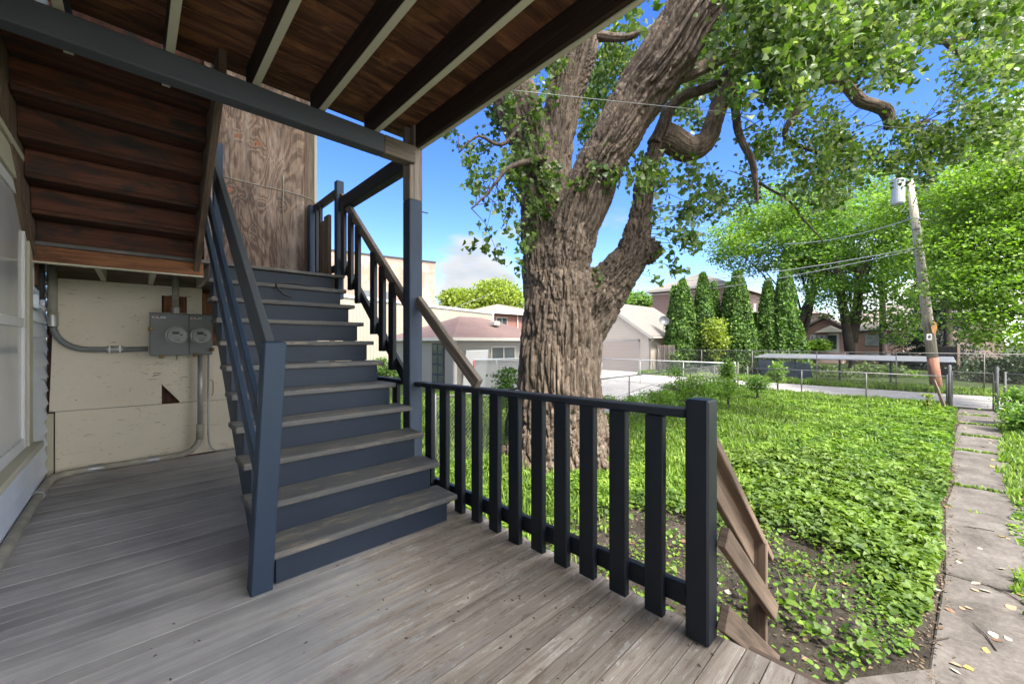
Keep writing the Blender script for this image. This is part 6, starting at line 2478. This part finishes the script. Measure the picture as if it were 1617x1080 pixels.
def grass_field(name, n, xr, yr, keep, h, zf, w=0.006):
    x, y = rg.uniform(*xr, n), rg.uniform(*yr, n)
    k = keep(x, y)
    x, y = x[k], y[k]
    n = len(x)
    hh = h * rg.uniform(0.4, 1.3, n) * (0.5 + fbm(np.stack([x * 2, y * 2, x * 0], 1), 2, 8))
    a = rg.uniform(0, 6.283, n)
    dx, dy = np.cos(a), np.sin(a)
    lean = rg.uniform(0.1, 0.7, n) * hh
    z = zf(x, y)
    ww = w * rg.uniform(0.6, 1.4, n) * (1 + 0.12 * np.clip(x, 0, 30))
    b = np.stack([x, y, z], 1)
    s = np.stack([-dy, dx, dx * 0], 1) * ww[:, None]
    mid = b + np.stack([dx * lean * 0.35, dy * lean * 0.35, hh * 0.6], 1)
    tip = b + np.stack([dx * lean, dy * lean, hh], 1)
    v = np.stack([b - s, b + s, mid + s * 0.8, mid - s * 0.8, tip], 1).reshape(-1, 3)
    k = np.arange(n)[:, None] * 5
    f = np.concatenate([k + [0, 1, 2], k + [0, 2, 3], k + [3, 2, 4]], 1).reshape(-1, 3)
    o = raw_mesh(name, v, f, M['grass'], np.repeat(rg.rand(n), 3))
    return tag(o, kind='stuff')


flat = lambda x, y: np.full(len(x), G - 0.03)
grass_field('grass', 60000, (2.2, 18.5), (0.6, 5.5), lambda x, y: (rg.rand(len(x)) < np.clip(0.15 + (y - 1.6) * 0.35, 0.08, 1) * np.maximum(bare(x, y), 0.3 * (y > 2.4))) & (np.hypot(x - TB.x, y - TB.y) > 0.7), 0.14, soil_h)
grass_field('neighbour_grass', 90000, (1.5, 19.2), (5.6, 14), lambda x, y: ~((x > 10) & (y > 6.4 + (x - 10) * 0.107)) & (rg.rand(len(x)) < np.clip(1.35 - (y - 5.6) * 0.12, 0.3, 1)), 0.10, flat, 0.008)
grass_field('alley_verge_grass', 26000, (23.75, 25.6), (-4, 13), lambda x, y: x > 0, 0.22, flat, 0.008)
grass_field('fence_verge_grass', 7000, (18.2, 19.35), (-0.5, 6.4), lambda x, y: x > 0, 0.14, soil_h, 0.006)
def border(x):
    return -0.52 - 0.072 * (x - 5.5) - 0.22 * (fbm(np.stack([x * 1.5, x * 0, x * 0], 1), 2, 3) - 0.4)


# right border of the path, and tufts in the joints
grass_field('border_grass', 26000, (4.8, 18.5), (-3.4, -0.4), lambda x, y: (y < border(x)) & (fbm(np.stack([x * 0.8, y * 0.8, x * 0], 1), 2, 55) > 0.36), 0.12, soil_h)
plant_field('border_cover', 26000, (4.6, 18.0), (-3.2, -0.4), lambda x, y: (y < border(x)) & (fbm(np.stack([x * 0.8, y * 0.8, x * 0 + 4], 1), 2, 56) > 0.38), 0.05, M['cover'], 0.10)


def joint(x, y):
    k = np.zeros(len(x), bool)
    for j in XJ[3:-1]:
        k |= (np.abs(x - j - 0.02 * np.sin(y * 20)) < 0.035)
    return k & (y < path_left(x)) & (y > path_left(x) - 0.86)


grass_field('joint_grass', 60000, (7.2, 17.4), (-1.5, 0), lambda x, y: joint(x, y) & (fbm(np.stack([x * 2, y * 3, x * 0], 1), 2, 57) > 0.45), 0.05, lambda x, y: np.full(len(x), G + 0.0), 0.006)

# seedlings on the bare soil
plant_field('seedlings', 6500, (2.2, 5.2), (0.1, 3.2), lambda x, y: (y > path_left(x) + 0.05) & (fbm(np.stack([x * 3.5, y * 3.5, x * 0], 1), 2, 99) > 0.58) & ~((x < 3.75) & (y < 0.5) & (y < 0.55 - 0.45 * (x - 2.6))), 0.032, M['cover'], 0.05)

# ------------------------------------------------ fallen leaves, each its own object
M['fallen'] = {}
LC = [('tan', (0.36, 0.25, 0.15)), ('yellow', (0.50, 0.36, 0.06)), ('brown', (0.20, 0.11, 0.06)), ('pale', (0.48, 0.42, 0.32))]
protos = {}
for nme, c in LC:
    M['fallen'][nme] = plain(nme + '_dry_leaf', dim(c, 0.55), 0.6, 0, 0.2, 30)
    m = MB((0, 0, 0))
    out = [(0, -0.035), (0.02, -0.028), (0.034, -0.006), (0.022, 0.02), (0.004, 0.045), (-0.018, 0.022), (-0.033, -0.004), (-0.02, -0.027)]
    for i in range(8):
        a_, b_ = out[i], out[(i + 1) % 8]
        hgt = lambda p: 0.003 + 3.5 * p[0] ** 2 + 1.5 * p[1] ** 2
        m.face([(0, 0, 0.004), (*a_, hgt(a_)), (*b_, hgt(b_))], [(0, 0)] * 3, 0.5)
    m.bar((0, -0.035, 0.007), (0.004, -0.06, 0.01), 0.0015, 0.0015)
    protos[nme] = m


def fallen(spots, z, label, group):
    first = {}
    for x, y in spots:
        nme = random.choices([k for k, _ in LC], [5, 1.2, 3, 3])[0]
        if nme not in first:
            o = protos[nme].build('fallen_leaf', M['fallen'][nme], None, recalc=False)
            first[nme] = o
        else:
            o = first[nme].copy()
            col.objects.link(o)
        zz = z if not callable(z) else float(z(np.array([x]), np.array([y]))[0])
        o.location = (x, y, zz + 0.004)
        s = random.uniform(0.5, 1.0)
        o.scale = (s, s, s)
        o.rotation_euler = (random.uniform(-.25, .25), random.uniform(-.25, .25), random.uniform(0, 6.28))
        tag(o, label % nme, 'leaf', group)


sp = []
while len(sp) < 75:
    x = random.uniform(3.0, 18) if random.random() < 0.6 else random.uniform(3.0, 7)
    y = float(path_left(x)) - random.uniform(-0.05, 0.85)
    sp.append((x, y))
fallen(sp, G + 0.014, 'small %s dead leaf lying on the concrete path', 'fallen leaves on the path')
sp = []
while len(sp) < 60:
    x, y = random.uniform(2.0, 4.6), random.uniform(0.4, 2.6)
    sp.append((x, y))
fallen(sp, soil_h, 'small %s dead leaf lying on the bare soil', 'fallen leaves on the soil')

# crumbled litter along the path edge and on the soil
n = 5200
x = np.concatenate([rg.uniform(2.3, 17.5, n // 2), rg.uniform(2.0, 5.2, n // 2)])
y = np.concatenate([path_left(x[:n // 2]) + 0.03 + rg.normal(size=n // 2) * 0.05, rg.uniform(0.2, 3.4, n // 2)])
z = np.maximum(soil_h(x, y), np.where(y < path_left(x), G + 0.016, -9)) + 0.006
M['litter'] = plain('brown_litter', (0.10, 0.07, 0.045), 0.8, 0, 0.5, 9)
o = leaves('leaf_litter', np.stack([x, y, z], 1), rg.uniform(0.012, 0.04, n), M['litter'], None, (0, 0, 0), up=1.0, aspect=0.5, rng=rg)
tag(o, kind='stuff')
for i, (x0, y0, L_, a_) in enumerate([(4.35, -0.28, 0.30, 0.3), (4.05, -0.05, 0.22, 2.6), (5.2, -0.45, 0.26, 0.8), (3.6, 1.4, 0.35, 0.5), (4.1, 0.9, 0.28, 2.2), (6.8, -0.4, 0.24, 1.9)]):
    c = Vector((x0, y0, (G + 0.022) if y0 < 0 else float(soil_h(np.array([x0]), np.array([y0]))[0]) + 0.012))
    d_ = Vector((math.cos(a_), math.sin(a_), 0)) * L_ / 2
    m = MB(c)
    m.tube([c - d_, c + Vector((0.012, -0.01, 0.006)), c + d_], [0.005, 0.0045, 0.002], 6)
    m.tube([c + d_ * 0.2, c + d_ * 0.5 + Vector((0.03, 0.04, 0.004))], [0.003, 0.0012], 5)
    o = m.build('twig', M['bark2'], None, smooth=True)
    tag(o, ['dark forked twig on the path near its lower corner', 'short twig at the corner between path and slab', 'thin twig lying across the path', 'long fallen twig on the bare soil behind the railing', 'small twig on the soil beside the stair post', 'twig on the path before the first grassy joint'][i], 'twig', 'fallen twigs')

# bits of dirt and bark on the deck and treads
n = 260
V, F = [], []
k = 0
for i in range(n):
    if i < 200:
        x, y, z = random.uniform(-0.4, 1.74), random.choice([random.uniform(0.2, 2.2), random.uniform(0.8, 2.3)]), 0.0015
        x = 1.74 - abs(random.gauss(0, 0.5)) if random.random() < 0.7 else x
        if x < -0.5:
            continue
    else:
        t = random.randint(1, 5)
        x, y, z = random.uniform(0.6, 1.55), NY + RU * (t - 1) + random.uniform(0.04, 0.2), NZ + RI * (t - 1) + 0.002
    s = random.uniform(0.002, 0.0075)
    a = random.uniform(0, 6.28)
    d1, d2 = Vector((math.cos(a), math.sin(a), 0)), Vector((-math.sin(a), math.cos(a), 0))
    c = Vector((x, y, z))
    for q in (c + d1 * s * 1.6, c + d2 * s * 0.7, c - d1 * s * 1.5, c - d2 * s * 0.8, c + Vector((0, 0, s * 0.6))):
        V.append(tuple(q))
    F += [(k, k + 1, k + 4), (k + 1, k + 2, k + 4), (k + 2, k + 3, k + 4), (k + 3, k, k + 4)]
    k += 5
o = raw_mesh('wood_crumbs', np.array(V), np.array(F), M['oldwood'])
tag(o, kind='stuff')
